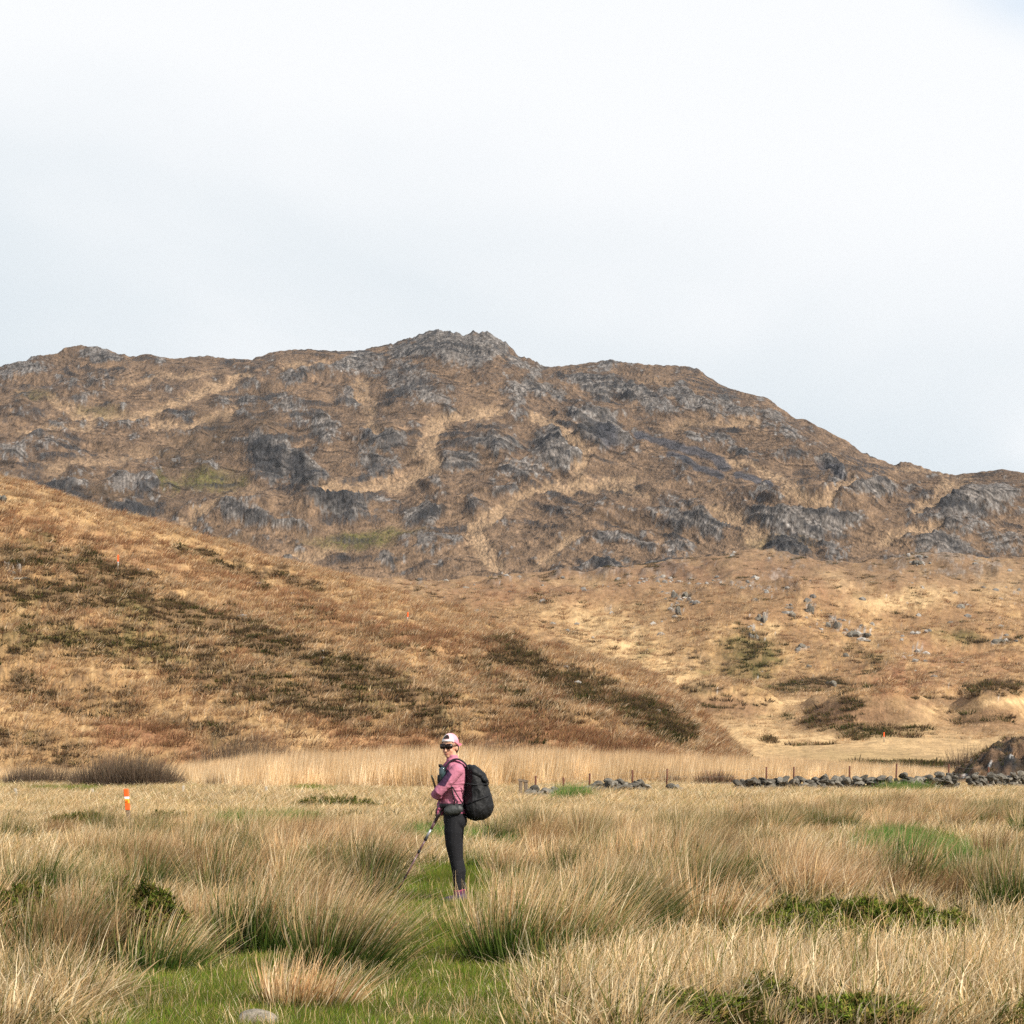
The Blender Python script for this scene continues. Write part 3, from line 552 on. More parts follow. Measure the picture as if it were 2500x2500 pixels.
def lerp(a, b, t): return tuple(a[i] + (b[i] - a[i]) * t for i in range(3))
C_STRAW = [(.66, .47, .25), (.76, .58, .36), (.54, .36, .17), (.88, .73, .50), (.64, .42, .22)]
C_TAN = [(.55, .33, .16), (.45, .24, .11), (.60, .41, .22), (.33, .17, .08)]
C_GRN = [(.07, .11, .02), (.10, .145, .03), (.04, .07, .014)]
def c_rush(t, k, gr=.54):
    g = C_GRN[int(k[0] * 2.99)]; d = (C_TAN + C_STRAW)[int(k[1] * 8.99)]
    e0 = gr * (0.5 + 1.2 * k[2]); f = min(1, max(0, (t - e0) / .3))
    c = lerp(g, d, f); return lerp(c, C_STRAW[int(k[2] * 4.99)], max(0, (t - .6)) * 1.6 * k[0])
def c_rush_dry(t, k): return c_rush(t, k, .18)
def c_rush_green(t, k): return c_rush(t, k, .75)
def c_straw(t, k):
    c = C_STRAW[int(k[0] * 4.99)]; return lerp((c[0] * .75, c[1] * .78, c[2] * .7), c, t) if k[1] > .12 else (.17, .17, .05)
def c_strawg(t, k):
    return c_straw(t, k) if k[1] > .4 else lerp((.09, .12, .03), (.22, .22, .07), t)
def c_turf(t, k):
    g = [(.12, .21, .020), (.17, .25, .03), (.06, .12, .014), (.26, .26, .035), (.18, .16, .04)][int(k[0] * 4.99)]; return lerp((g[0] * .6, g[1] * .7, g[2]), g, t) if k[1] > .07 else (.36, .26, .12)
def c_lush(t, k):
    g = [(.10, .21, .035), (.15, .28, .06), (.07, .15, .03)][int(k[0] * 2.99)]; return g if k[1] > .22 else (.5, .38, .18)
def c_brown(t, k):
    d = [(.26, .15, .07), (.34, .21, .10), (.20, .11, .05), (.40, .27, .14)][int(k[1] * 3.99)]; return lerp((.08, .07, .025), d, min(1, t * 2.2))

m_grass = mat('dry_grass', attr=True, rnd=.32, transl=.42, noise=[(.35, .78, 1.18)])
def reg_stretch(): pass

PROTO = {}
def proto(kind, specs):
    c = bpy.data.collections.new('tufts_' + kind)
    for i, (V, Fc, Cc) in enumerate(specs):
        me = mesh_np('%s_tuft' % kind, V, Fc, Cc, [m_grass], smooth=False)
        o = bpy.data.objects.new('%s_tuft_%02d' % (kind, i), me); c.objects.link(o)
    PROTO[kind] = c

def ng_scatter(name, coll):
    ng = bpy.data.node_groups.new(name, 'GeometryNodeTree')
    ng.interface.new_socket('Geometry', in_out='INPUT', socket_type='NodeSocketGeometry')
    ng.interface.new_socket('Geometry', in_out='OUTPUT', socket_type='NodeSocketGeometry')
    N, L = ng.nodes, ng.links
    gi, go = N.new('NodeGroupInput'), N.new('NodeGroupOutput')
    ip = N.new('GeometryNodeInstanceOnPoints'); ci = N.new('GeometryNodeCollectionInfo')
    ci.inputs['Collection'].default_value = coll; ci.inputs['Separate Children'].default_value = True; ci.inputs['Reset Children'].default_value = True
    ip.inputs['Pick Instance'].default_value = True
    def at(n, ty):
        a = N.new('GeometryNodeInputNamedAttribute'); a.data_type = ty; a.inputs['Name'].default_value = n; return a.outputs['Attribute']
    L.new(gi.outputs[0], ip.inputs['Points']); L.new(ci.outputs[0], ip.inputs['Instance'])
    L.new(at('idx', 'INT'), ip.inputs['Instance Index'])
    e2r = N.new('FunctionNodeEulerToRotation'); L.new(at('rot', 'FLOAT_VECTOR'), e2r.inputs[0]); L.new(e2r.outputs[0], ip.inputs['Rotation'])
    L.new(at('scl', 'FLOAT_VECTOR'), ip.inputs['Scale']); L.new(ip.outputs[0], go.inputs[0])
    return ng

def scatter(name, kind, P, scl, rot, label, cat, idx=None, variants=None):
    n = len(P)
    me = bpy.data.meshes.new(name); me.vertices.add(n); me.vertices.foreach_set('co', np.asarray(P, np.float32).ravel())
    if idx is None: idx = rng.integers(0, len(PROTO[kind].objects), n)
    a = me.attributes.new('idx', 'INT', 'POINT'); a.data.foreach_set('value', np.asarray(idx, np.int32))
    a = me.attributes.new('rot', 'FLOAT_VECTOR', 'POINT'); a.data.foreach_set('vector', np.asarray(rot, np.float32).ravel())
    a = me.attributes.new('scl', 'FLOAT_VECTOR', 'POINT'); a.data.foreach_set('vector', np.asarray(scl, np.float32).ravel())
    o = obj(name, me); md = o.modifiers.new('scatter', 'NODES'); md.node_group = ng_scatter(name, PROTO[kind])
    tag(o, label, cat, kind='stuff'); return o

proto('rush', [blades(80, (.6, 1.08), .15, .38, .0105, c_rush, seg=5, spread=.6, curve=.55, seed=s, leanvar=.2) for s in range(4)] +
              [blades(70, (.55, 1.0), .16, .45, .0105, c_rush_dry, seg=5, spread=.6, curve=.6, seed=10 + s, leanvar=.22) for s in range(4)] +
              [blades(80, (.5, .9), .15, .32, .0105, c_rush_green, seg=5, spread=.6, curve=.5, seed=20 + s) for s in range(2)] +
              [blades(70, (.5, .9), .16, .45, .011, c_brown, seg=5, spread=.6, curve=.55, seed=30 + s) for s in range(2)])
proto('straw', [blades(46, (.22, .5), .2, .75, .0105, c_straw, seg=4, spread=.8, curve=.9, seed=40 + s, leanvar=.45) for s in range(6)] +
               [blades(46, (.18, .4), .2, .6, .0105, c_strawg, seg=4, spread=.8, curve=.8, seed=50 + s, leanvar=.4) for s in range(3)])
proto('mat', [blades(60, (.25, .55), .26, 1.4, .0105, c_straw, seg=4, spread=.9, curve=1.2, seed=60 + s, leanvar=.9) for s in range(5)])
proto('turf', [blades(110, (.05, .13), .13, .2, .0045, c_turf, seg=3, spread=.6, curve=.7, seed=70 + s) for s in range(4)])
proto('lush', [blades(130, (.18, .34), .2, .4, .006, c_lush, seg=4, spread=.8, curve=1.0, seed=80 + s) for s in range(3)])
proto('reed', [blades(60, (1.0, 1.5), .4, .10, .012, lambda t, k: lerp(C_STRAW[int(k[0] * 4.99)], (.36, .24, .15), max(0, t - .8) * 2.6), seg=3, spread=.1, curve=.22, seed=90 + s, leanvar=.08) for s in range(4)])
def c_heath(t, k): return lerp(HEATH * 1.2, [HEATH * 2.4, OLIVE * 1.3, HEATH * 1.6, BROWN * .9, TAN * .7][int(k[0] * 4.99)], t)
def c_olive(t, k): return lerp(OLIVE * .6, [OLIVE * 1.2, GREEN * .8, OLIVE * .9, BROWN][int(k[0] * 3.99)], t)
proto('heather', [blades(90, (.16, .42), .5, .2, .05, (lambda t, k: tuple(np.array(c_heath(t, k)) * 1.5)), seg=2, spread=1.2, curve=.3, seed=100 + s, leanvar=.3) for s in range(4)] +
                 [blades(90, (.16, .42), .5, .2, .05, c_olive, seg=2, spread=1.2, curve=.3, seed=110 + s, leanvar=.3) for s in range(3)])
proto('hillgrass', [blades(34, (.18, .45), .34, .8, .03, lambda t, k: lerp(BROWN * 1.5, C_STRAW[int(k[0] * 4.99)], .35 + .4 * t), seg=2, spread=.6, curve=.7, seed=120 + s, leanvar=.4) for s in range(4)] +
                   [blades(34, (.3, .5), .3, .6, .03, lambda t, k: lerp(BROWN, (RUST * 1.7, RUST * 1.3, TAN * 1.3)[int(k[0] * 2.99)], .3 + .7 * t), seg=2, spread=.6, curve=.5, seed=130 + s, leanvar=.4) for s in range(3)])

def fan(n, Y0, Y1, power=1.0, half=.30, seed=0):
    """random points in the wedge in view, density falling with distance"""
    r = np.random.default_rng(seed)
    u = r.uniform(-half, half, n)
    if power == 0: Y = np.sqrt(r.uniform(Y0 ** 2, Y1 ** 2, n))               # even per square metre
    elif power == 1: Y = r.uniform(Y0, Y1, n)                                # density ~ 1/Y
    else: Y = np.exp(r.uniform(math.log(Y0), math.log(Y1), n))               # density ~ 1/Y2
    return u * Y, Y, r

def place(name, kind, X, Y, s, r, label, cat, idx=None, wide=None, rzvar=.5, tilt=.08):
    n = len(X)
    P = np.stack([X, Y, gz(X, Y)], 1)
    rot = np.stack([r.normal(0, tilt, n), r.normal(0, tilt, n), r.normal(0, rzvar, n)], 1)
    w = np.ones(n) if wide is None else wide
    scl = np.stack([s * w, s * w, s], 1)
    return scatter(name, kind, P, scl, rot, label, cat, idx)
def patch(X, Y, sc, off): return fbm(X / sc, Y / sc, 3, .5, off)

# tall rushes, standing in tussocks of several tufts
def tussocks(centres, r, per=(5, 10), rad=.22):
    out = []
    for q, (cx, cy) in enumerate(centres):
        for _ in range(r.integers(*per)):
            a = r.uniform(0, 6.283); rr = rad * math.sqrt(r.random()); out.append((cx + rr * math.cos(a), cy + rr * math.sin(a), rr * math.cos(a) / rad, rr * math.sin(a) / rad, q))
    return np.array(out)
X, Y, r = fan(6500, 11.5, 60, 1, .29, 1)
G = gmask(X, Y, GREEN_G); R = gmask(X, Y, RUSH_G, 16, .6, 72.0); FL = gmask(X, Y, FLAT_G, 20, .6, 73.0); MU = gmask(X, Y, MUD_G, 10, .6, 71.0)
pn = patch(X, Y, 2.2, 11.0); cl = sst(-.2, .15, patch(X, Y, .9, 15.0))
prob = np.clip(R * (.08 + .92 * cl) + .3 * cl * sst(.0, .3, pn) * sst(45, 20, Y), 0, 1) * (1 - np.clip(G * 1.8, 0, 1)) * (1 - .95 * FL) * (1 - MU) * sst(60, 40, Y) * sst(13.2, 14.2, Y + .6 * pn)
k = r.random(len(X)) < prob * np.interp(Y, [12, 20, 60], [.5, .55, 1])
X, Y = X[k], Y[k]
# keep tussocks apart
keep = []; cell = {}
for q in range(len(X)):
    d0 = .52 if Y[q] < 26 else .34
    c0 = (int(X[q] // .5), int(Y[q] // .5)); ok = True
    for a in (-1, 0, 1):
        for b in (-1, 0, 1):
            for (x1, y1) in cell.get((c0[0] + a, c0[1] + b), ()):
                if (x1 - X[q]) ** 2 + (y1 - Y[q]) ** 2 < d0 * d0: ok = False
    if ok: cell.setdefault(c0, []).append((X[q], Y[q])); keep.append(q)
X, Y = X[keep], Y[keep]
T = tussocks(np.stack([X, Y], 1), r); q = T[:, 4].astype(int)
pv = (patch(X, Y, 3.0, 23.0) + r.normal(0, .14, len(X)))[q] + r.normal(0, .05, len(q))
TX, TY = T[:, 0], T[:, 1]
idx = np.where(pv < -.12, r.integers(4, 8, len(q)), np.where(pv < .12, r.integers(0, 4, len(q)), np.where(pv < .24, r.integers(8, 10, len(q)), r.integers(10, 12, len(q)))))
sz = r.uniform(.6, 1.05, len(X))[q] * r.uniform(.85, 1.1, len(q)) * np.interp(TY, [11, 14, 20, 40, 60], [.58, .76, .84, .64, .5])
KO = sst(0, 1, gmask(TX, TY, CLEAR_G, 8, .5, 90.0)); kq = r.random(len(q)) > KO; TX, TY, idx, sz, T, q = TX[kq], TY[kq], idx[kq], sz[kq], T[kq], q[kq]
n = len(q); wd = np.interp(TY, [12, 60], [.9, 1.5])
rot = np.stack([-T[:, 3] * .28 + r.normal(0, .06, n), T[:, 2] * .28 + r.normal(0, .13, n), r.normal(0, .6, n)], 1)
scatter('rush_bed', 'rush', np.stack([TX, TY, gz(TX, TY)], 1), np.stack([sz * wd, sz * wd, sz], 1), rot, 'tall dry rushes with green bases leaning in the wind across the field', 'rushes', idx)
# straw grass everywhere
X, Y, r = fan(30000, 10.5, 88, 1, .29, 2)
G = gmask(X, Y, GREEN_G); FL = gmask(X, Y, FLAT_G, 20, .6, 73.0); MU = gmask(X, Y, MUD_G, 10, .6, 71.0)
near = sst(34, 20, Y) * (1 - FL * .75)
gap = sst(-.34, -.02, patch(X, Y, .8, 52.0)) * .8 + .2
gap = gap * (1 - .72 * near) + 0 * near
k = r.random(len(X)) < (1 - np.clip(G * 1.5 + .6 * patch(X, Y, .5, 88.0), 0, 1)) * (1 - MU) * (1 - .86 * FL) * gap * (1 - .75 * gmask(X, Y, CLEAR_G, 8, .5, 90.0))
X, Y = X[k], Y[k]
pv = patch(X, Y, 2.0, 33.0) + r.normal(0, .1, len(X)) - .12 * sst(26, 40, Y)
nr_ = sst(34, 20, Y)
idx = np.where(pv + .12 * nr_ < .16, r.integers(0, 6, len(X)), r.integers(6, 9, len(X)))
place('straw_grass', 'straw', X, Y, r.uniform(.7, 1.15, len(X)) * np.interp(Y, [10, 13.5, 16, 30, 40, 88], [.45, .6, .85, .85, .6, .5]) * (1 + .45 * sst(52, 58, Y) * sst(70, 64, Y) * (.5 + patch(X, Y, 2.5, 97.0))), r, 'pale straw coloured grass bent by the wind over the field', 'grass', idx, wide=np.interp(Y, [12, 30, 88], [1, 1.4, 3.6]), rzvar=.8)
# flattened mat of dead grass, lower right
X, Y, r = fan(11000, 10.5, 22, 1, .29, 3)
FL = gmask(X, Y, FLAT_G, 20, .6, 73.0); k = r.random(len(X)) < FL * (.06 + .94 * sst(-.16, .12, patch(X, Y, .55, 57.0))) * (1 - .8 * gmask(X, Y, CLEAR_G, 8, .5, 90.0))
X, Y = X[k], Y[k]
place('matted_grass', 'mat', X, Y, r.uniform(.6, 1.0, len(X)), r, 'matted dead grass lying flat in the lower right of the field', 'grass', rzvar=1.2)
# short turf of the path
X, Y, r = fan(60000, 10.5, 75, 2, .29, 4)
G = gmask(X, Y, GREEN_G); MU = gmask(X, Y, MUD_G, 10, .6, 71.0)
k = (r.random(len(X)) < np.clip(G * 1.5, 0, 1)) & (r.random(len(X)) > MU * .9)
X, Y = X[k], Y[k]
place('path_turf', 'turf', X, Y, r.uniform(.7, 1.3, len(X)) * np.interp(Y, [12, 20, 50], [1, 1.1, 2.2]), r, 'short bright green turf along the trodden path', 'turf', rzvar=3)
X, Y, r = fan(6500, 10.5, 24, 2, .29, 5)                                     # straggling stems in the turf
G = gmask(X, Y, GREEN_G); k = r.random(len(X)) < G * .5
X, Y = X[k], Y[k]
place('turf_stragglers', 'straw', X, Y, r.uniform(.25, .65, len(X)), r, 'sparse dead stems standing in the green turf', 'grass', r.integers(6, 9, len(X)), rzvar=2)
# lush green patches
LUSH = [('e', 2180, 2075, 60, 26, 0, 1), ('e', 2330, 2095, 80, 20, 12, 1), ('e', 1285, 2070, 32, 12, 0, 1), ('e', 1045, 2052, 38, 12, 0, 1), ('e', 1190, 2052, 50, 10, 0, .6), ('e', 1395, 1950, 24, 7, 0, 1), ('e', 2200, 1925, 60, 7, 0, .8), ('e', 600, 2022, 60, 9, 0, .5), ('e', 725, 2015, 20, 7, 0, 1)]
X, Y, r = fan(30000, 18, 75, 1, .29, 6)
k = r.random(len(X)) < mask(*[np.asarray(q, np.float32) for q in px(X, Y, 0)], LUSH, 6, .5, 81.0) * .9
X, Y = X[k], Y[k]
o = place('green_grass', 'lush', X, Y, r.uniform(.7, 1.1, len(X)) * np.interp(Y, [20, 60], [1, 1.6]), r, 'lush bright green grass in scattered patches of the field', 'grass', rzvar=1)

# reed bed
X, Y, r = fan(8000, 66, 114, 0, .29, 7)
xx, yy = px(X, Y, 0)
edge = I(xx, [(-900, 90), (0, 90), (420, 86), (560, 75), (1200, 74), (1290, 82), (1800, 84), (2400, 84), (3400, 88)]) + fbm(X / 4, Y / 4, 2, .5, 2) * 4
k = (Y > edge) & (xx < 2330)
X, Y, xx = X[k], Y[k], xx[k]
s = r.uniform(.55, 1.0, len(X)) * I(xx, [(-900, .35), (0, .35), (380, .4), (620, .9), (900, 1.05), (1250, 1.1), (1500, 1.0), (1800, .8), (2100, .6), (2330, .4)]) * (1 + .35 * fbm(X / 2.5, Y / 5, 3, .5, 9))
place('reed_bed', 'reed', X, Y, s, r, 'pale dry reed bed standing below the foot of the hillside', 'reeds', wide=np.full(len(X), 1.2), rzvar=.4, tilt=.03)

# heather, gorse and tussocks on the hillside, set on its surface
def on_sheet(V, n, seed, rlo, rhi, clo=0, chi=None):
    r = np.random.default_rng(seed); nr, nc = V.shape[:2]
    i = r.uniform(rlo, rhi - 1.01, n); j = r.uniform(clo, (chi or nc) - 1.01, n)
    i0, j0 = i.astype(int), j.astype(int); fi, fj = (i - i0)[:, None], (j - j0)[:, None]
    P = V[i0, j0] * (1 - fi) * (1 - fj) + V[i0 + 1, j0] * fi * (1 - fj) + V[i0, j0 + 1] * (1 - fi) * fj + V[i0 + 1, j0 + 1] * fi * fj
    return P, r
def stuff_on(name, kind, P, r, s, label, cat, idx, wide=1.0):
    n = len(P); rot = np.stack([r.normal(0, .15, n), r.normal(0, .15, n), r.uniform(-3, 3, n) if kind == 'heather' else r.normal(0, .5, n)], 1)
    return scatter(name, kind, P, np.stack([s * wide, s * wide, s], 1), rot, label, cat, idx)
P, r = on_sheet(HV, 70000, 21, 0, 150)
x, y = px(P[:, 0], P[:, 1], P[:, 2]); D, dd = None, None
cc = hill_cover(x.astype(np.float32), y.astype(np.float32), P[:, 0], P[:, 1], 'left'); d = cc[1]
k = (r.random(len(P)) < d * .85) & (x < 1800)
Q = P[k]; g = mask(x[k].astype(np.float32), y[k].astype(np.float32), HILLGREEN, 24, .7, 42.0)
idx = np.where(r.random(len(Q)) < .25 + .6 * g, r.integers(4, 7, len(Q)), r.integers(0, 4, len(Q)))
stuff_on('heather', 'heather', Q - np.array((0, 0, .12)), r, r.uniform(.4, 1.0, len(Q)), 'dark brown and olive heather covering the left hillside', 'heather', idx, 1.25)
k = (r.random(len(P)) < (1 - d) * .5) & (x < 1840)
Q = P[k]; ru = mask(x[k].astype(np.float32), y[k].astype(np.float32), HILLRUST, 24, .7, 43.0)
idx = np.where(r.random(len(Q)) < .2 + .8 * ru, r.integers(4, 7, len(Q)), r.integers(0, 4, len(Q)))
stuff_on('hillside_grass', 'hillgrass', Q, r, r.uniform(.6, 1.3, len(Q)), 'dry golden and rusty tussock grass over the left hillside', 'grass', idx, 1.3)
dm = hill_cover(x.astype(np.float32), y.astype(np.float32), P[:, 0], P[:, 1], 'mound')[1]
k = (r.random(len(P)) < dm * .9) & (x >= 1800)
Q = P[k]
stuff_on('valley_scrub', 'heather', Q - np.array((0, 0, .1)), r, r.uniform(.5, 1.1, len(Q)), 'olive green scrub strips on the near valley floor at right', 'scrub', r.integers(3, 7, len(Q)), 1.6)
P, r = on_sheet(GV, 90000, 22, 14, 190)
x, y = px(P[:, 0], P[:, 1], P[:, 2]); x32, y32 = x.astype(np.float32), y.astype(np.float32)
dg = hill_cover(x32, y32, P[:, 0], P[:, 1], 'gold')[1] * (y < 1700) + hill_cover(x32, y32, P[:, 0], P[:, 1], 'mound')[1] * (y >= 1700)
k = (r.random(len(P)) < dg * .5) & (x > 800)
Q = P[k]; gg = np.maximum(mask(x32[k], y32[k], GOLDGREEN, 18, .7, 52.0), mask(x32[k], y32[k], MOUNDGREEN, 18, .7, 52.0))
idx = np.where(r.random(len(Q)) < .3 + .6 * gg, r.integers(4, 7, len(Q)), r.integers(0, 4, len(Q)))
stuff_on('gorse_scrub', 'heather', Q - np.array((0, 0, .15)), r, r.uniform(.8, 2.0, len(Q)), 'dark green and brown scrub over the lower hill on the right', 'scrub', idx)

k = (r.random(len(P)) < (1 - dg) * .8) & (x > 900) & (y < 1700) & (r.random(len(P)) < .5 * sst(1390, 1500, y))
Q_ = P[k]; ru = np.maximum(mask(x32[k], y32[k], GOLDRUST, 30, .8, 53.0), .45 * sst(-.1, .3, fbm(x32[k] / 40, y32[k] / 20, 3, .5, 5)))
idx = np.where(r.random(len(Q_)) < .03 + .6 * ru, r.integers(4, 7, len(Q_)), r.integers(0, 4, len(Q_)))
stuff_on('lower_hill_grass', 'hillgrass', Q_, r, r.uniform(.7, 1.7, len(Q_)), 'golden grass over the lower hill on the right', 'grass', idx, 1.6)
k = (r.random(len(P)) < (1 - dg) * .16) & (x > 1500) & (y >= 1700)
Q_ = P[k]
stuff_on('valley_grass', 'hillgrass', Q_, r, r.uniform(.6, 1.2, len(Q_)), 'pale grass on the valley floor at right', 'grass', r.integers(0, 4, len(Q_)), 1.5)
cl = fbm(x32 / 60, y32 / 26, 4, .6, 66.0)
k = (r.random(len(P)) < sst(.16, .4, cl) * .35 + .012) & (x > 900) & (y < 1690)
Q_ = P[k]
stuff_on('low_scrub', 'heather', Q_ - np.array((0, 0, .1)), r, r.uniform(.4, 1.3, len(Q_)), 'low brown scrub dotted over the lower hill', 'scrub', r.integers(0, 7, len(Q_)), 1.5)
m_scree = mat('scree_stone', col=(.20, .185, .165), rough=.95, rnd=.5, noise=[(1.5, .5, 1.5)])
def chip(seed):
    r_ = random.Random(seed); bm = bmesh.new(); bmesh.ops.create_icosphere(bm, subdivisions=1, radius=.5)
    sc_ = (r_.uniform(.8, 1.4), r_.uniform(.6, 1), r_.uniform(.5, 1.1))
    for v in bm.verts: v.co = Vector((v.co.x * sc_[0], v.co.y * sc_[1], v.co.z * sc_[2])) * r_.uniform(.75, 1.15)
    me = bpy.data.meshes.new('scree_stone'); bm.to_mesh(me); bm.free(); me.materials.append(m_scree); return me
_c = bpy.data.collections.new('tufts_scree')
for i in range(8): _c.objects.link(bpy.data.objects.new('scree_stone_%02d' % i, chip(i)))
PROTO['scree'] = _c
cl2 = fbm(x32 / 42, y32 / 22, 4, .65, 76.0); gr_ = mask(x32, y32, [('e', s_[1], s_[2], s_[3] * 1.5, s_[4] * 1.6, s_[5], s_[6]) for s_ in GOLDROCK], 14, .9, 55.0)
k = (r.random(len(P)) < (sst(.22, .45, cl2) * .16 + gr_ * .22) * sst(1700, 1560, y)) & (x > 900) & (y < 1690)
Q_ = P[k]
stuff_on('scree', 'scree', Q_, r, r.uniform(.3, 1.3, len(Q_)) ** 1.5, 'grey stones scattered in clusters over the lower hill', 'stones', r.integers(0, 8, len(Q_)))
P2, r2 = on_sheet(HV, 9000, 44, 20, 149); x2, y2 = px(P2[:, 0], P2[:, 1], P2[:, 2])
k = (r2.random(len(P2)) < sst(.25, .5, fbm(x2.astype(np.float32) / 50, y2.astype(np.float32) / 26, 4, .6, 86.0)) * .12 + .003) & (x2 < 1800)
stuff_on('hillside_stones', 'scree', P2[k], r2, r2.uniform(.15, .6, int(k.sum())), 'small grey stones in the grass of the left hillside', 'stones', r2.integers(0, 8, int(k.sum())))
# sprigs of gorse and small dark plants low in the grass
def sprig(seed, n=26, sz=.2, tone=1.0):
    r = np.random.default_rng(seed); V, Fc, C = [], [], []; b = 0
    cols = np.array([(.06, .08, .012), (.085, .10, .016), (.10, .105, .02), (.04, .05, .010), (.10, .07, .03)]) * tone
    for q in range(n):
        a = r.uniform(0, 6.283); rr = sz * math.sqrt(r.random()); p = np.array((rr * math.cos(a), rr * math.sin(a), r.uniform(.02, .8) * sz * (1.2 - rr / sz)))
        d = np.array((r.normal(.2, .5), r.normal(0, .5), 1.0)); d /= np.linalg.norm(d); c = cols[r.integers(0, 5)]
        for g in range(12):
            cen = p + d * .12 * (g / 12 - .3); sd = r.normal(0, 1, 3); sd /= np.linalg.norm(sd); w = np.cross(sd, d); w = w / (np.linalg.norm(w) + 1e-6) * .0065
            tip = cen + (sd + d * .8) * .038; V += [cen - w, cen + w, tip]; Fc.append((b, b + 1, b + 2)); b += 3; C += [c * .8, c * .8, c * 1.2]
    return np.array(V), np.array(Fc), np.array(C)
proto('sprig', [sprig(500 + i) for i in range(5)])
X, Y, r = fan(4600, 10.5, 46, 1, .29, 31)
sp = patch(X, Y, 1.6, 61.0); G = gmask(X, Y, GREEN_G); gx_, gy_ = px(X, Y, 0)
low = np.maximum(mask(np.asarray(gx_, np.float32), np.asarray(gy_, np.float32), [('e', 1560, 2440, 300, 60, 0, 1), ('e', 2100, 2470, 420, 50, 0, 1), ('e', 60, 2430, 160, 80, 0, .8), ('e', 2100, 2330, 400, 50, 0, .7), ('e', 60, 2230, 120, 60, 0, .9), ('e', 450, 1985, 500, 26, 0, .8), ('e', 1800, 1990, 200, 20, 0, .7)], 16, .6, 91.0), .12)
k = r.random(len(X)) < low * 1.3 * sst(-.08, .2, sp) * (1 - np.exp(-((gx_ - 314) / 60) ** 2 - ((gy_ - 2010) / 40) ** 2)) * (1 - np.clip(G * 1.5, 0, 1))
X, Y = X[k], Y[k]
place('gorse_sprigs', 'sprig', X, Y, r.uniform(.6, 1.15, len(X)) * np.interp(Y, [12, 30, 46], [.9, 1.0, 1.2]) , r, 'small dark green gorse sprigs scattered low in the grass', 'gorse', rzvar=3)
# ------------------------------------------------------------------ single plants, stones, posts, walls
m_stone = mat('lichen_stone', col=(.135, .122, .10), rough=.95, spec=.1, rnd=.4, noise=[(3, .45, 1.5), (14, .6, 1.35)], bump=[(9, .05), (40, .015)])
m_rustpost = mat('rusty_iron', col=(.10, .036, .02), rough=.8, noise=[(30, .7, 1.3)])
m_wood = mat('weathered_wood', col=(.16, .12, .085), rough=.9, noise=[(20, .6, 1.4)])
m_pale = mat('pale_stake', col=(.36, .32, .26), rough=.8, noise=[(20, .8, 1.2)])
m_orange = mat('orange_paint', col=(.85, .11, .012), rough=.5, spec=.4, noise=[(12, .88, 1.06)])
m_yellow = mat('yellow_paint', col=(.80, .36, .02), rough=.5, noise=[(12, .85, 1.1)])
m_white = mat('white_plate', col=(.82, .80, .80), rough=.5)
m_steel = mat('galvanised_wire', col=(.30, .29, .28), rough=.5, metal=.6)
m_foliage = mat('shrub_foliage', attr=True, transl=.12, noise=[(3, .8, 1.2)])

def at_sheet(V, x, y):
    X_, Y_, Z_ = V[..., 0].ravel(), V[..., 1].ravel(), V[..., 2].ravel()
    vx, vy = px(X_, Y_, Z_); d = (vx - x) ** 2 + (vy - y) ** 2
    c = np.where(d < max(d.min() * 4, 16))[0]; b = c[np.argmin(Y_[c])]
    return Vector((float(X_[b]), float(Y_[b]), float(Z_[b])))

def box_bm(bm, sx, sy, sz, loc=(0, 0, 0), rot=None, bevel=0.0):
    r = bmesh.ops.create_cube(bm, size=1.0); vs = r['verts']
    bmesh.ops.scale(bm, vec=(sx, sy, sz), verts=vs)
    if rot: bmesh.ops.rotate(bm, cent=(0, 0, 0), matrix=Euler(rot).to_matrix(), verts=vs)
    bmesh.ops.translate(bm, vec=loc, verts=vs); return vs
def bm_obj(name, bm, m, parent=None, loc=None, smooth=False):
    me = bpy.data.meshes.new(name); bm.to_mesh(me); bm.free(); me.materials.append(m)
    me.polygons.foreach_set('use_smooth', np.full(len(me.polygons), smooth))
    return obj(name, me, parent, loc)
def tube(pts, radii, n=10, cap=True):
    """lofted tube through points; radii scalar or (ra, rb) pairs"""
    pts = [Vector(p) for p in pts]; V = []; Fc = []
    up = Vector((0, 1, 0))
    for i, p in enumerate(pts):
        d = (pts[min(i + 1, len(pts) - 1)] - pts[max(i - 1, 0)]).normalized()
        a = d.cross(up); a = a.normalized() if a.length > 1e-3 else Vector((1, 0, 0)); b = a.cross(d).normalized()
        ra, rb = radii[i] if isinstance(radii[i], (tuple, list)) else (radii[i], radii[i])
        for j in range(n):
            t = 2 * math.pi * j / n; V.append(p + a * ra * math.cos(t) + b * rb * math.sin(t))
    for i in range(len(pts) - 1):
        for j in range(n):
            Fc.append((i * n + j, i * n + (j + 1) % n, (i + 1) * n + (j + 1) % n, (i + 1) * n + j))
    if cap: Fc.append(tuple(range(n))[::-1]); Fc.append(tuple(range((len(pts) - 1) * n, len(pts) * n)))
    return V, Fc
def mesh_py(name, V, Fc, m, smooth=True):
    me = bpy.data.meshes.new(name); me.from_pydata([tuple(v) for v in V], [], Fc); me.materials.append(m)
    me.polygons.foreach_set('use_smooth', np.full(len(me.polygons), smooth)); me.update(); return me

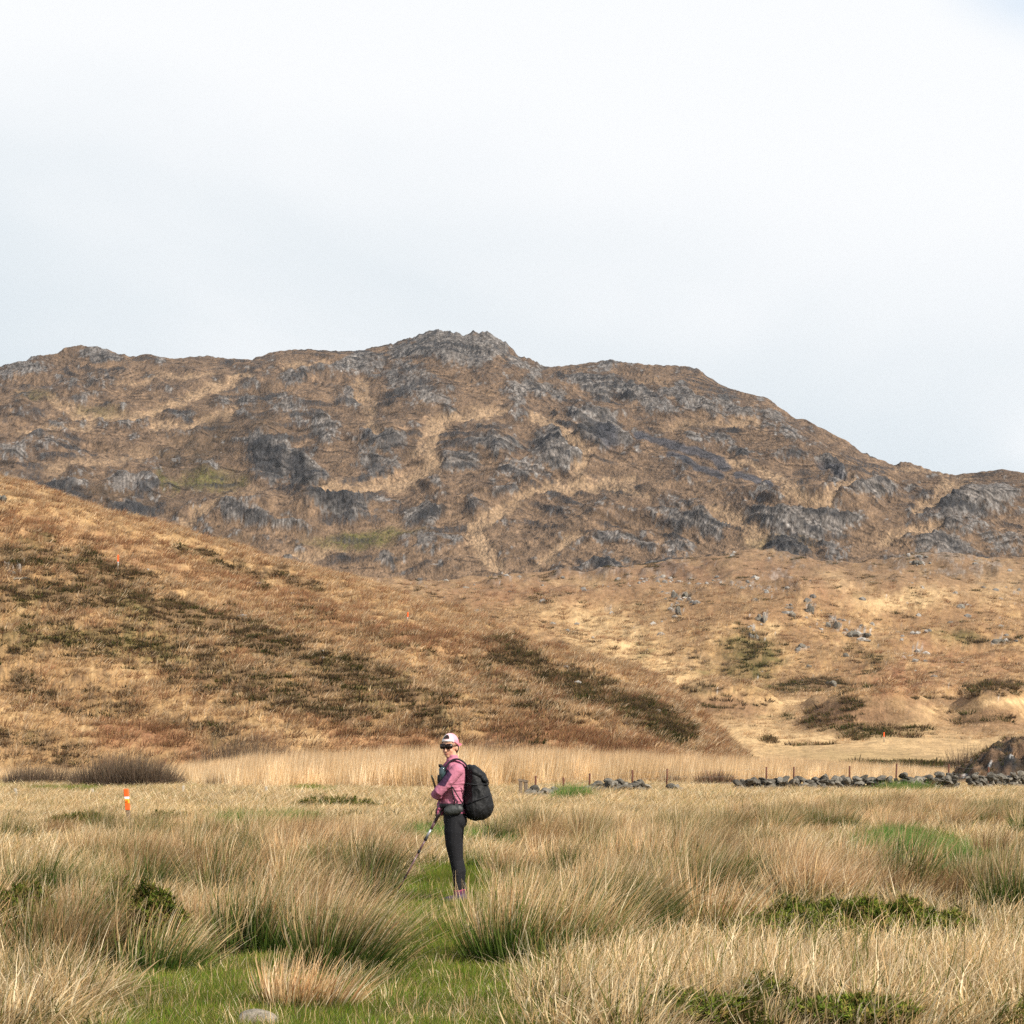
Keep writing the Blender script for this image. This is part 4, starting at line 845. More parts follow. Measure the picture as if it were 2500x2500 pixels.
def stone_mesh(name, sx, sy, sz, seed, sub=2, rough=.28, m=None):
    bm = bmesh.new(); bmesh.ops.create_icosphere(bm, subdivisions=sub, radius=.5)
    r = random.Random(seed); pl = [(Vector((r.gauss(0, 1), r.gauss(0, 1), r.gauss(0, 1))).normalized(), r.uniform(.22, .38)) for _ in range(11)]
    if name == 'boulder': pl = [(n, d + .12) for n, d in pl]
    for v in bm.verts:
        for n, d in pl:                                           # facets cut off the sphere
            e = v.co.dot(n) - d
            if e > 0: v.co -= n * e * .9
        v.co *= 1 + rough * .35 * (r.random() - .5)
        v.co = Vector((v.co.x * sx, v.co.y * sy, v.co.z * sz)) * 1.25
    me = bpy.data.meshes.new(name); bm.to_mesh(me); bm.free(); me.materials.append(m or m_stone); return me

# drystone wall, broken down in places
STONES = [stone_mesh('stone', 1, 1, 1, 300 + i, 2) for i in range(12)]
def wall(pxpts, Ys, gaps, hs, seed, label):
    root = empty('stone_wall', ((pxpts[0] - HX) / F * Ys[0], Ys[0], 0)); tag(root, label, 'stone wall')
    r = random.Random(seed); x = pxpts[0]; n = 0
    while x < pxpts[-1]:
        Y = float(np.interp(x, pxpts, Ys)); Hh = float(np.interp(x, pxpts, hs)); w = r.uniform(.18, .38)
        if not any(a < x < b for a, b in gaps):
            z = 0.0
            while z < Hh * r.uniform(.75, 1.1):
                h = r.uniform(.10, .19); n += 1
                o = obj('stone', STONES[r.randrange(12)], root)
                o.location = Vector(((x - HX) / F * Y + r.gauss(0, .05), Y + r.gauss(0, .08), z + h * .45)) - root.location
                o.scale = (w * r.uniform(.8, 1.15), r.uniform(.3, .5), h * 1.2); o.rotation_euler = (r.gauss(0, .3), r.gauss(0, .3), r.uniform(0, 6.28) if r.random() < .3 else r.gauss(0, .4))
                z += h * .72
        x += w * F / Y * .5
    return root
wall([1290, 1430, 1455, 1570], [62, 65, 66, 69], [(1462, 1475)], [.15, .2, .38, .34], 5, 'low tumbled grey stone wall left of the reddish shrub')
wall([1640, 1800, 2070, 2200, 2330, 2430, 2560], [70, 72, 73, 73, 74, 76, 78], [(1655, 1800), (2165, 2185), (2335, 2365)], [.2, .32, .36, .38, .46, .4, .5], 6, 'long broken drystone wall running towards the dark rock at the right')

# thin iron posts of the fence, with its wires
fence = empty('wire_fence', (8, 75, 0)); tag(fence, 'rusty iron post and wire fence behind the stone walls', 'fence')
FP = [(1307, 1894, 66), (1376, 1898, 68), (1439, 1888, 70), (1544, 1880, 73), (1628, 1877, 75), (1871, 1872, 77), (1938, 1872, 77), (2074, 1870, 77), (2188, 1864, 77), (2316, 1865, 78), (2413, 1872, 79)]
tops = []
for i, (x, yt, Y) in enumerate(FP):
    X = (x - HX) / F * Y; zt = CH + (HY - yt) / F * Y
    ln = (.03, -.02, .05, .0, .04, .0, .01, .0, .05, .02, .03)[i]
    V, Fc = tube([(X - ln * zt * .5, Y, -.1), (X, Y, zt * .5), (X + ln * zt * .5, Y, zt)], [.03] * 3, 6)
    o = obj('post', mesh_py('post', [Vector(v) - fence.location for v in V], Fc, m_rustpost), fence); tops.append((X, Y, zt))
for h in (.92, .62, .32):
    pts = []
    for (a, b) in zip(tops[:-1], tops[1:]):
        for t in (0, .25, .5, .75):
            pts.append((a[0] + (b[0] - a[0]) * t, a[1] + (b[1] - a[1]) * t, (a[2] + (b[2] - a[2]) * t) * h - .05 * math.sin(math.pi * t)))
    V, Fc = tube(pts, [.0018] * len(pts), 4, False)
    obj('wire', mesh_py('wire', [Vector(v) - fence.location for v in V], Fc, m_steel), fence)
# stout old posts and pale stakes
def stake(name, x, ytop, Y, rad, m, lean, label, cat, group=None, cap=False):
    X = (x - HX) / F * Y; zt = CH + (HY - ytop) / F * Y; bm = bmesh.new()
    vs = box_bm(bm, rad * 2, rad * 2, zt + .2, (0, 0, zt / 2 - .1), None)
    for v in vs: v.co.x += lean * v.co.z; v.co.x += random.gauss(0, rad * .12)
    bmesh.ops.bevel(bm, geom=bm.edges[:], offset=rad * .3, segments=1, affect='EDGES')
    if cap: box_bm(bm, rad * 3.2, rad * 2.6, .06, (lean * zt, 0, zt + .005), (0, .1, 0))
    o = bm_obj(name, bm, m, None, (X, Y, 0)); tag(o, label, cat, group); return o
stake('wooden_post', 1270, 1905, 63, .05, m_wood, .03, 'stout wooden gate post at the left end of the wall, left of the pair', 'post', 'pair of gate posts', True)
stake('wooden_post', 1285, 1907, 63.5, .05, m_wood, -.04, 'stout wooden gate post beside the thin iron post, right of the pair', 'post', 'pair of gate posts', True)
for (x, yt, Y, ln, lb) in [(42, 1925, 62, -.18, 'pale stake leaning near the left edge of the field'), (230, 1926, 64, -.25, 'short leaning pale stake left of the orange marker'),
                           (447, 1918, 66, .03, 'upright pale stake right of the orange marker'), (650, 1920, 66, .0, 'thin pale stake in front of the reeds'), (738, 1930, 64, .02, 'small weathered stake left of the hiker, before the reeds')]:
    stake('wooden_stake', x, yt, Y, .035, m_pale, ln, lb, 'stake', 'pale stakes along the field edge')

def marker(base, h, w, lean, label, plate=True, all_orange=False):
    root = empty('trail_marker', base); tag(root, label, 'marker post', 'orange waymarker posts')
    def seg(nm, z0, z1, m, wf=1.0, loc_y=0.0):
        bm = bmesh.new(); vs = box_bm(bm, w * wf, w * wf, z1 - z0, (0, loc_y, (z0 + z1) / 2))
        bmesh.ops.bevel(bm, geom=bm.edges[:], offset=w * .12, segments=1, affect='EDGES')
        for v in bm.verts: v.co.x += lean * v.co.z
        return bm_obj(nm, bm, m, root)
    seg('post', -.3, h * .30, m_wood if not all_orange else m_pale, .85)
    if plate:
        seg('lower_band', h * .30, h * .52, m_orange, 1.06); seg('yellow_band', h * .52, h * .66, m_yellow)
        seg('white_band', h * .66, h * .745, m_white); seg('upper_band', h * .745, h, m_orange, 1.06)
        bm = bmesh.new(); box_bm(bm, w * .5, .006, h * .07, (lean * h * .59, -w * .5 - .005, h * .59)); bm_obj('arrow_plate', bm, m_orange, root)
    else:
        seg('orange_top', h * .55, h, m_orange, 1.25); seg('white_collar', h * .50, h * .55, m_white); seg('shaft', h * .30, h * .50, m_pale, .8)
    return root
Ym = 45.0
marker(((314 - HX) / F * Ym, Ym, 0.0), CH + (HY - 1926) / F * Ym, 0.092, -.085, 'orange marker post with white and yellow bands in the field, left of the hiker')
marker(at_sheet(HV, 290, 1392), 1.1, .085, .02, 'orange topped marker on pale post high on the left hillside', False)
marker(at_sheet(HV, 992, 1520), .8, .08, .06, 'tiny orange marker on the brown spur above the hiker', False)
marker(at_sheet(GV, 2160, 1812), .9, .08, 0, 'tiny orange marker on the pale valley floor at right', False)

# pale boulder at the bottom edge
b0 = gpt(625, 2520)
o = obj('boulder', stone_mesh('boulder', .245, .22, .17, 77, 4, .06), None, (b0[0], b0[1], .025))
m_bould = mat('pale_boulder', col=(.22, .19, .15), rough=.9, noise=[(6, .6, 1.3), (40, .6, 1.3)], bump=[(14, .03), (50, .012)])
o.data.materials[0] = m_bould
for p_ in o.data.polygons: p_.use_smooth = True
sb_ = o.modifiers.new('soft', 'SMOOTH'); sb_.factor = .5; sb_.iterations = 8
tag(o, 'rounded pale boulder in the green turf at the bottom edge', 'boulder')

# boulders and small crags that stand proud of the hills
BD = [(GV, 1662, 1452, 46, 26, 'pale broken crag high on the left of the golden hill'), (GV, 1655, 1488, 20, 34, 'narrow rock below the broken crag on the golden hill'), (GV, 1872, 1502, 34, 34, 'split grey crag above the olive scrub'), (GV, 1846, 1546, 26, 26, 'pointed boulder at the top of the olive scrub'),
      (GV, 1980, 1486, 24, 40, 'tall grey rock on the upper golden hill'), (GV, 1937, 1494, 20, 24, 'smaller grey rock left of the tall one'), (GV, 2035, 1522, 34, 26, 'slanting whitish rock on the golden hill'), (GV, 2095, 1546, 60, 22, 'row of jagged pale rocks on the golden hill'),
      (GV, 1960, 1578, 18, 14, 'small white boulder right of the olive scrub'), (GV, 2028, 1662, 30, 24, 'white boulder low down above the dark scrub'), (GV, 2446, 1566, 60, 16, 'dark ledge of rock at the right edge of the golden hill'), (GV, 2240, 1374, 34, 16, 'pale rock heap on the skyline of the golden hill'),
      (HV, 1608, 1732, 18, 12, 'pale boulder low on the end of the left spur'), (GV, 1626, 1692, 18, 12, 'pale boulder at the foot of the golden hill behind the spur'), (HV, 6, 1214, 34, 30, 'white boulder on the left skyline of the hillside'), (GV, 2072, 1594, 20, 16, 'small grey boulder in the brown scrub'), (GV, 1975, 1620, 16, 12, 'pale boulder between two patches of scrub'),
      (HV, 22, 1388, 40, 10, 'flat grey slab in the heather near the left edge'), (HV, 50, 1408, 50, 9, 'long flat slab below the first on the left hillside'), (GV, 2352, 1478, 22, 14, 'pale rock right of the light grass hollow')]
for i, (S_, x, y, wpx, hpx, lb) in enumerate(BD):
    p = at_sheet(S_, x, y + hpx * .3); s = p.y / F
    root = empty('rock_outcrop', p); tag(root, lb, 'rock', 'pale rocks standing out of the hillsides')
    r = random.Random(i + 40); k = 2 if wpx < 24 else 4
    for q in range(k):
        w = wpx * s * (.9 if k == 2 else .5); h = hpx * s * r.uniform(.6, 1.0)
        o = obj('rock', stone_mesh('rock', w * r.uniform(.6, 1), w * r.uniform(.6, .9), h, i * 9 + q, 2), root, (r.uniform(-.5, .5) * wpx * s * .8, r.uniform(-.3, .3) * w, h * .15)); o.rotation_euler = (r.gauss(0, .2), r.gauss(0, .35), r.uniform(0, 3))

# dark rock knoll at the right edge
def knoll():
    Yk = 84.0; s = Yk / F; root = empty('rock_knoll', ((2440 - HX) * s, Yk, 0)); tag(root, 'dark peaty rock knoll at the right edge behind the wall', 'rock')
    nx, ny = 120, 70; xs = np.linspace(-130, 300, nx) * s; ys_ = np.linspace(-3.2, 5.0, ny)
    Xk, Yk_ = np.meshgrid(xs, ys_); xpx = 2440 + Xk / s
    top = I(xpx, [(2310, 0), (2335, .25), (2352, .35), (2365, .7), (2390, .8), (2405, 1.15), (2450, 1.5), (2480, 1.7), (2520, 1.7), (2600, 1.7), (2740, 0)])
    prof_ = sst(-2.6, -.4, Yk_ + .5 * fbm(Xk, Yk_, 2, .5, 3)) * sst(5.0, 1.0, Yk_)
    Z = top * prof_ * (1 + .15 * fbm(Xk * .8, Yk_ * .8, 3, .6, 8)) + .22 * ridged(Xk * .9, Yk_ * .9, 4, .6, 6) * prof_ * (top > 0) + .16 * fbm(Xk * 2.6, Yk_ * 2.6, 3, .6, 16) * prof_ * (top > .1)
    Z -= .05
    n_ = fbm(Xk * 1.3, Yk_ * 1.3, 4, .6, 12).ravel()
    c = DROCK * 1.1 + (HEATH * 1.1 - DROCK * 1.1) * sst(-.2, .2, n_)[:, None]
    c = c + (OLIVE - c) * (sst(.1, .4, fbm(Xk, Yk_, 3, .5, 2).ravel()) * sst(.7, 1, prof_.ravel()))[:, None]
    c = c + (np.array((.45, .44, .42)) - c) * sst(.34, .44, fbm(Xk * 2.2, Yk_ * 2.2, 3, .6, 30).ravel())[:, None]
    c = c + (BROWN * 1.3 - c) * (sst(-.1, .3, fbm(Xk * .7, Yk_ * 1.4, 4, .6, 44).ravel()) * .75)[:, None]
    c = c + (TAN - c) * sst(.25, .0, Z.ravel())[:, None]
    ii = np.arange(nx * ny).reshape(ny, nx)
    mk = mat('peaty_rock', attr=True, rough=.95, noise=[(3, .6, 1.4), (12, .7, 1.3)], bump=[(5, .12), (18, .03)])
    obj('rock', mesh_np('rock', np.stack([Xk.ravel(), Yk_.ravel(), Z.ravel()], 1), np.stack([ii[:-1, :-1], ii[:-1, 1:], ii[1:, 1:], ii[1:, :-1]], -1).reshape(-1, 4), c, [mk]), root)
    r = np.random.default_rng(9); Vs, Fs, Cs, b = [], [], [], 0
    for q in range(330):
        i, j = r.integers(5, ny - 20), r.integers(6, nx - 4)
        if Z[i, j] < .3 or r.random() > .25 + .75 * prof_[i, j]: continue
        v, f, c_ = blades(16, (.08, .24), .16, .2, .02, c_heath if r.random() < .7 else c_olive, seg=2, spread=.9, curve=.4, seed=int(q))
        Vs.append(v + np.array((Xk[i, j], Yk_[i, j], Z[i, j] - .02))); Fs.append(f + b); Cs.append(c_); b += len(v)
    o = obj('heather_cap', mesh_np('heather_cap', np.concatenate(Vs), np.concatenate(Fs), np.clip(np.concatenate(Cs), 0, 1), [m_foliage], False), root); o['kind'] = 'stuff'
knoll()

# bare shrubs
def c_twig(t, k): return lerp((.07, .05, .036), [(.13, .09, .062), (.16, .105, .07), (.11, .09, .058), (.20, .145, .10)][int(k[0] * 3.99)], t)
def c_twigred(t, k): return lerp((.09, .06, .04), [(.23, .11, .075), (.19, .12, .08), (.28, .16, .10), (.12, .11, .05)][int(k[0] * 3.99)], t)
def shrub(x, y_base, Y, wpx, hpx, n, label, colf=c_twig, z=None, lean=.12, group='bare shrubs round the field', tw=.02, name='bare_shrub'):
    s = Y / F; X = (x - HX) * s; z = 0 if z is None else z
    root = empty(name, (X, Y, z)); tag(root, label, 'shrub', group)
    r = np.random.default_rng(int(x)); w = wpx * s / 2; h = hpx * s; Vs, Fs, Cs, b = [], [], [], 0
    kk = max(6, n // 30)
    for q in range(kk):
        u = r.uniform(-1, 1); v = r.uniform(-1, 1); e = math.sqrt(max(.05, 1 - u * u)) 
        hh = h * (e ** .8) * r.uniform(.8, 1.1)
        vv, ff, cc_ = blades(30, (hh * .8, hh * 1.6), min(.45, w * .3), lean, tw, colf, seg=3, spread=.55, curve=.25, seed=int(x) + q, leanvar=.22)
        Vs.append(vv + np.array((u * w, v * min(w * .6, 1.5), 0))); Fs.append(ff + b); Cs.append(cc_); b += len(vv)
    obj('twigs', mesh_np('twigs', np.concatenate(Vs), np.concatenate(Fs), np.concatenate(Cs), [m_foliage], False), root)
    Vt, Ft = [], []
    for q in range(1):
        bx = r.uniform(-.7, .7) * w; p, f = tube([(bx, 0, -.1), (bx + .06, 0, h * .25), (bx + .15, 0, h * .6)], [.03, .02, .008], 5)
        Ft += [tuple(a + len(Vt) for a in f_) for f_ in f]; Vt += p
    obj('stems', mesh_py('stems', Vt, Ft, m_wood), root); return root
shrub(310, 1920, 80, 230, 66, 4200, 'large rounded purple brown willow behind the orange marker', tw=.016)
shrub(130, 1905, 84, 230, 44, 1800, 'low brown thicket left of the large willow', tw=.016)
shrub(610, 1880, 110, 240, 84, 2000, 'wide dark thicket at the foot of the hill above the reeds', tw=.022, z=.0)
shrub(1200, 1870, 110, 110, 76, 1000, 'rounded dark shrub just right of the hiker\'s head', tw=.022)
shrub(1240, 1915, 82, 70, 26, 500, 'small brown shrub behind the backpack', tw=.018)
shrub(560, 1905, 80, 110, 26, 400, 'thin brown scrub among the reeds left of the hiker', tw=.014)
shrub(1745, 1920, 80, 95, 34, 1100, 'reddish brown shrub in the gap of the wall', c_twigred, tw=.018)
shrub(1640, 1915, 84, 60, 22, 500, 'low reddish scrub beside the tumbled wall', c_twigred, tw=.018)
shrub(1950, 1905, 92, 150, 30, 1100, 'wide low shrub behind the middle of the long wall', c_twig, tw=.018)
shrub(2370, 1880, 110, 110, 60, 800, 'dull purple thicket left of the dark knoll', c_twig, tw=.022)
pz = at_sheet(GV, 2440, 1710); shrub(2440, 1710, pz.y, 100, 34, 1000, 'round purple brown shrub far off at the right', c_twig, pz.z, tw=.05)
pz = at_sheet(GV, 1372, 1578); shrub(1372, 1578, pz.y, 20, 14, 240, 'single small dark bush on the golden slope', c_twig, pz.z, tw=.06)

# gorse
def gorse(x, y_base, wpx, hpx, n, label, tone=1.0, depth=.5, seed=0, name='gorse_bush'):
    X, Y = gpt(x, y_base); s = Y / F; z0 = float(gz(X, Y)); root = empty(name, (X, Y, z0)); tag(root, label, 'gorse', 'gorse bushes in the field')
    r = np.random.default_rng(seed); w = wpx * s / 2; h = hpx * s; Vs, Fs, Cs, b = [], [], [], 0
    cols = np.array([(.06, .085, .012), (.085, .105, .016), (.11, .115, .02), (.04, .055, .010), (.13, .10, .03)]) * tone
    St = []; Sf = []
    for q in range(n):
        a = r.uniform(0, 6.283); rr = math.sqrt(r.random()); u, v = rr * math.cos(a), rr * math.sin(a)
        lump = .72 + .5 * float(perlin(np.array([u * w / .28 + seed]), np.array([v * 2.1]))[0])
        zt = h * (1 - rr ** 2.2) ** .6 * lump * r.uniform(.35, 1.05) + .05
        p = np.array((u * w, v * depth, max(.04, zt))); d = np.array((u * .7 + r.normal(0, .5) + .2, v * .7 + r.normal(0, .5), 1.0)); d /= np.linalg.norm(d)
        L = r.uniform(.07, .17); c = cols[r.integers(0, 5)] * r.uniform(.8, 1.25)
        m_ = 13
        for g in range(m_):                                         # one sprig: spines round a short stem
            t = g / m_; cen = p + d * L * (t - .5); sd = r.normal(0, 1, 3); sd -= sd.dot(d) * d * .6; sd /= np.linalg.norm(sd)
            ln = .042 * (1.15 - t) + .016; wd = np.cross(sd, d); wd = wd / (np.linalg.norm(wd) + 1e-6) * .0065
            tip = cen + (sd + d * .8) * ln
            Vs += [cen - wd, cen + wd, tip]; Fs.append((b, b + 1, b + 2)); b += 3; cc_ = c * (.75 + .45 * t); Cs += [cc_, cc_, cc_ * 1.15]
        if q % 12 == 0:
            p2, f2 = tube([(u * w * .4, v * depth * .4, -.03), tuple(p)], [.008, .004], 4, False); Sf += [tuple(e_ + len(St) for e_ in f_) for f_ in f2]; St += p2
    obj('foliage', mesh_np('foliage', np.array(Vs), np.array(Fs), np.array(Cs), [m_foliage], False), root)
    obj('stems', mesh_py('stems', St, Sf, m_wood), root)
gorse(385, 2335, 165, 205, 2000, 'tall dark green gorse bush between the rushes left of the path', .9, .3, 1)
gorse(290, 2255, 170, 110, 1100, 'spreading dark green gorse behind the taller bush', .9, .3, 2)
gorse(50, 2250, 180, 105, 1300, 'dark green gorse at the left edge', .9, .4, 3)
gorse(2090, 2295, 640, 95, 4200, 'wide low olive gorse mat in the right foreground', 1.15, .8, 4)
gorse(1760, 2275, 280, 50, 1100, 'straggling olive gorse left of the wide mat', 1.1, .5, 5)
gorse(1700, 2495, 260, 46, 900, 'low green gorse sprawling at the bottom edge', 1.1, .3, 6)
gorse(2080, 2505, 320, 42, 900, 'bright olive gorse at the bottom edge right of the other', 1.25, .3, 7)
gorse(1860, 2470, 120, 60, 400, 'small dark gorse clump in the matted grass', .9, .2, 8)
gorse(1560, 2480, 90, 36, 260, 'tiny gorse sprig left of the low bottom bush', 1.0, .2, 9)
gorse(1400, 2480, 100, 34, 260, 'olive gorse tuft in straw beside the path', 1.1, .2, 10)
gorse(2250, 2420, 90, 34, 240, 'little gorse tuft in matted grass at the right', 1.0, .2, 11)
gorse(1840, 1990, 110, 30, 500, 'flat dark gorse among the pale rushes on the right', .9, .6, 12)
gorse(200, 2015, 190, 34, 700, 'dark brown green scrub left of the orange marker', .8, .8, 13)
gorse(400, 2018, 120, 30, 500, 'dark gorse growing round the foot of the orange marker', .8, .8, 14)
gorse(820, 1970, 230, 34, 500, 'low dark scrub behind the hiker at the field edge', .8, .9, 15)
gorse(120, 2400, 130, 60, 500, 'dark gorse low down in the straw at left', .9, .2, 16)
gorse(640, 2260, 70, 60, 260, 'small gorse sprig among rushes in the centre left', .9, .2, 17)

# the big tussocks that stand out
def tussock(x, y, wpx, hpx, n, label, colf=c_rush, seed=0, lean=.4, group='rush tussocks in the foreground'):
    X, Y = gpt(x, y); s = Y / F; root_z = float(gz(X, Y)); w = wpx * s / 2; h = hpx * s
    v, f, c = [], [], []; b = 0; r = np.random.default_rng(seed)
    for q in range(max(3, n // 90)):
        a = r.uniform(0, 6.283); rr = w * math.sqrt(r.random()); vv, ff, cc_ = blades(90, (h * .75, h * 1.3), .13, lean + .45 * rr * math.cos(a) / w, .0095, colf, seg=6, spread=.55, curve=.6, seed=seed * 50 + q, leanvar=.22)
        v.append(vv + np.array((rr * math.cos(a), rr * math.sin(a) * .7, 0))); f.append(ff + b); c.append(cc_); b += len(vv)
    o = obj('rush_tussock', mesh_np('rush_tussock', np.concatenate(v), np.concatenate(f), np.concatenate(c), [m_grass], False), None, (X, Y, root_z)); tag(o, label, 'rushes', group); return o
tussock(1345, 2350, 290, 215, 1900, 'broad rush tussock just right of the path below the hiker', seed=1, lean=.3)
tussock(1240, 2330, 100, 110, 420, 'brownish tussock at the left flank of the broad one', c_brown, 2, .0)
tussock(825, 2390, 150, 230, 1200, 'tall leaning rush tussock left of the path', seed=3, lean=.42)
tussock(760, 2320, 130, 205, 800, 'pale upright tussock behind the tall leaning one', c_rush_dry, 4, .3)
tussock(160, 2345, 150, 190, 900, 'dark based rush tussock near the left edge', seed=5, lean=.3)
tussock(740, 2480, 130, 150, 600, 'reddish tussock at the bottom edge right of the boulder', c_rush_dry, 6, .2)
tussock(900, 2415, 90, 80, 400, 'green tussock at the path edge under the leaning rushes', c_rush_green, 7, .3)
tussock(640, 2330, 200, 210, 1100, 'sparse tussock above the green turf at centre left', seed=8, lean=.42)
tussock(400, 2370, 130, 170, 600, 'thin tussock in front of the tall gorse', seed=9, lean=.5)
tussock(1500, 2300, 240, 200, 1300, 'dark green tussock right of the broad one', c_rush_green, 10, .5)
tussock(1350, 2080, 220, 90, 900, 'brown rush clump behind the hiker to the right', c_brown, 11, .4)
tussock(1600, 2120, 260, 100, 1000, 'green based rush clump in the middle of the field', c_rush_green, 12, .45)

# green moss hummocks
def hummock(x, y, wpx, hpx, label, seed):
    X, Y = gpt(x, y); s = Y / F; w = wpx * s / 2; h = hpx * s; r = np.random.default_rng(seed); v, f, c = [], [], []; b = 0
    for q in range(60):
        a = r.uniform(0, 6.283); rr = math.sqrt(r.random()); zz = h * math.sqrt(max(0, 1 - rr * rr))
        vv, ff, cc_ = blades(40, (.10, .22), .16, .3, .006, c_lush, seg=3, spread=.9, curve=1.1, seed=seed * 70 + q)
        v.append(vv + np.array((rr * w * math.cos(a), rr * math.sin(a) * .6, zz * .8))); f.append(ff + b); c.append(cc_); b += len(vv)
    root = empty('grass_hummock', (X, Y, 0)); tag(root, label, 'hummock', 'bright green hummocks')
    obj('grass', mesh_np('grass', np.concatenate(v), np.concatenate(f), np.concatenate(c), [m_grass], False), root)
    bm = bmesh.new(); bmesh.ops.create_icosphere(bm, subdivisions=3, radius=1); bmesh.ops.scale(bm, vec=(w, .6, h * .78), verts=bm.verts[:])
    bm_obj('mound', bm, mat('moss', col=(.07, .12, .03), rough=1, noise=[(12, .6, 1.4)]), root, None, True)
hummock(2195, 2115, 150, 62, 'bright green grassy hummock among the rushes at right', 1)
hummock(2340, 2125, 190, 44, 'lower green hummock to the right of the bright one', 2)
# ------------------------------------------------------------------ the hiker
PX0, PY0 = 1115.0, 2205.0
PYY = CH * F / (PY0 - HY); PS = F / PYY                      # distance and pixels per metre at the hiker
PORG = Vector(((PX0 - HX) / F * PYY, PYY, 0.0))
def Q(x, y, d=0.0): return Vector(((x - PX0) / PS, d, (PY0 - y) / PS))

def rings(rs, n=20):
    """closed loft of horizontal ellipses: (z, cx, cy, rx, ry)"""
    V, Fc = [], []
    for (z, cx, cy, rx, ry) in rs:
        for j in range(n):
            t = 2 * math.pi * j / n; V.append(Vector((cx + rx * math.cos(t), cy + ry * math.sin(t), z)))
    for i in range(len(rs) - 1):
        for j in range(n): Fc.append((i * n + j, i * n + (j + 1) % n, (i + 1) * n + (j + 1) % n, (i + 1) * n + j))
    Fc.append(tuple(range(n))[::-1]); Fc.append(tuple(range((len(rs) - 1) * n, len(rs) * n))); return V, Fc
def ell(c, r, rot=None, n=14):
    V, Fc = [], []; c = Vector(c); M = Euler(rot).to_matrix() if rot else Matrix.Identity(3)
    for i in range(1, n):
        p = math.pi * i / n
        for j in range(2 * n):
            t = math.pi * j / n; V.append(c + M @ Vector((r[0] * math.sin(p) * math.cos(t), r[1] * math.sin(p) * math.sin(t), r[2] * math.cos(p))))
    m = 2 * n
    for i in range(n - 2):
        for j in range(m): Fc.append((i * m + j, (i + 1) * m + j, (i + 1) * m + (j + 1) % m, i * m + (j + 1) % m))
    V.append(c + M @ Vector((0, 0, r[2]))); V.append(c - M @ Vector((0, 0, r[2]))); a, b = len(V) - 2, len(V) - 1
    for j in range(m): Fc.append((a, j, (j + 1) % m)); Fc.append((b, (n - 2) * m + (j + 1) % m, (n - 2) * m + j))
    return V, Fc
def limb(pts, rad, n=14):
    V, Fc = tube(pts, rad, n); out = [(V, Fc)]
    for p, r_ in ((pts[0], rad[0]), (pts[-1], rad[-1])):
        r_ = r_ if not isinstance(r_, (tuple, list)) else min(r_); out.append(ell(p, (r_, r_, r_), n=8))
    return out
def fuse(name, parts, m, voxel=.007, smooth=5, colf=None, disp=None, parent=None):
    V, Fc = [], []
    for (v, f) in parts: Fc += [tuple(a + len(V) for a in f_) for f_ in f]; V += v
    me = bpy.data.meshes.new(name + '_raw'); me.from_pydata([tuple(v) for v in V], [], Fc)
    bm = bmesh.new(); bm.from_mesh(me); bmesh.ops.recalc_face_normals(bm, faces=bm.faces[:]); bm.to_mesh(me); bm.free()
    o = bpy.data.objects.new(name + '_raw', me); COL.objects.link(o)
    a = o.modifiers.new('r', 'REMESH'); a.mode = 'VOXEL'; a.voxel_size = voxel; a.use_smooth_shade = True
    b = o.modifiers.new('s', 'SMOOTH'); b.factor = .5; b.iterations = smooth
    dg = bpy.context.evaluated_depsgraph_get(); dg.update(); ev = o.evaluated_get(dg)
    nm = bpy.data.meshes.new_from_object(ev); nm.name = name
    bpy.data.objects.remove(o); bpy.data.meshes.remove(me)
    n = len(nm.vertices); co = np.empty(n * 3, np.float32); nm.vertices.foreach_get('co', co); co = co.reshape(-1, 3)
    no = np.empty(n * 3, np.float32); nm.vertices.foreach_get('normal', no); no = no.reshape(-1, 3)
    if disp is not None: co = co + no * disp(co)[:, None]; nm.vertices.foreach_set('co', co.ravel())
    if colf is not None:
        at = nm.attributes.new('Col', 'FLOAT_COLOR', 'POINT'); c = np.ones((n, 4), np.float32); c[:, :3] = colf(co, no); at.data.foreach_set('color', c.ravel())
    nm.materials.clear(); nm.materials.append(m); nm.polygons.foreach_set('use_smooth', np.full(len(nm.polygons), True)); nm.update()
    return obj(name, nm, parent)

m_skin = mat('skin', attr=True, rough=.5, spec=.35); 
m_jack = mat('fleece_jacket', attr=True, rough=.85, spec=.15, noise=[(60, .9, 1.1)])
m_legg = mat('leggings', col=(.011, .011, .013), rough=.75, spec=.15)
m_black = mat('black_nylon', col=(.0050, .0050, .0055), rough=.62, spec=.25, noise=[(18, .6, 1.7)], bump=[(12, .012)])
m_pouch = mat('grey_nylon', col=(.030, .033, .032), rough=.55, spec=.4, bump=[(30, .006)])
m_strap = mat('black_webbing', col=(.010, .010, .012), rough=.7)
m_cap = mat('cap_cloth', attr=True, rough=.85)
m_frame = mat('glasses_frame', col=(.008, .006, .006), rough=.5, spec=.25)
m_lens = mat('dark_lens', col=(.018, .009, .006), rough=.25, spec=.25)
m_sock = mat('purple_sock', col=(.06, .020, .045), rough=.9)
m_rim = mat('pink_cuff', col=(.26, .05, .09), rough=.9)
m_shoe = mat('walking_shoe', col=(.045, .030, .055), rough=.7, noise=[(30, .6, 1.5)])
m_sole = mat('rubber_sole', col=(.03, .03, .03), rough=.8)
m_hair = mat('dark_hair', col=(.02, .012, .009), rough=.5, noise=[(60, .6, 1.6)])
m_bottle = mat('smoked_bottle', col=(.035, .06, .065), rough=.12, spec=.7)

person = empty('person', PORG)
tag(person, 'hiker in pink fleece, black leggings and backwards cap standing on the green path', 'person')
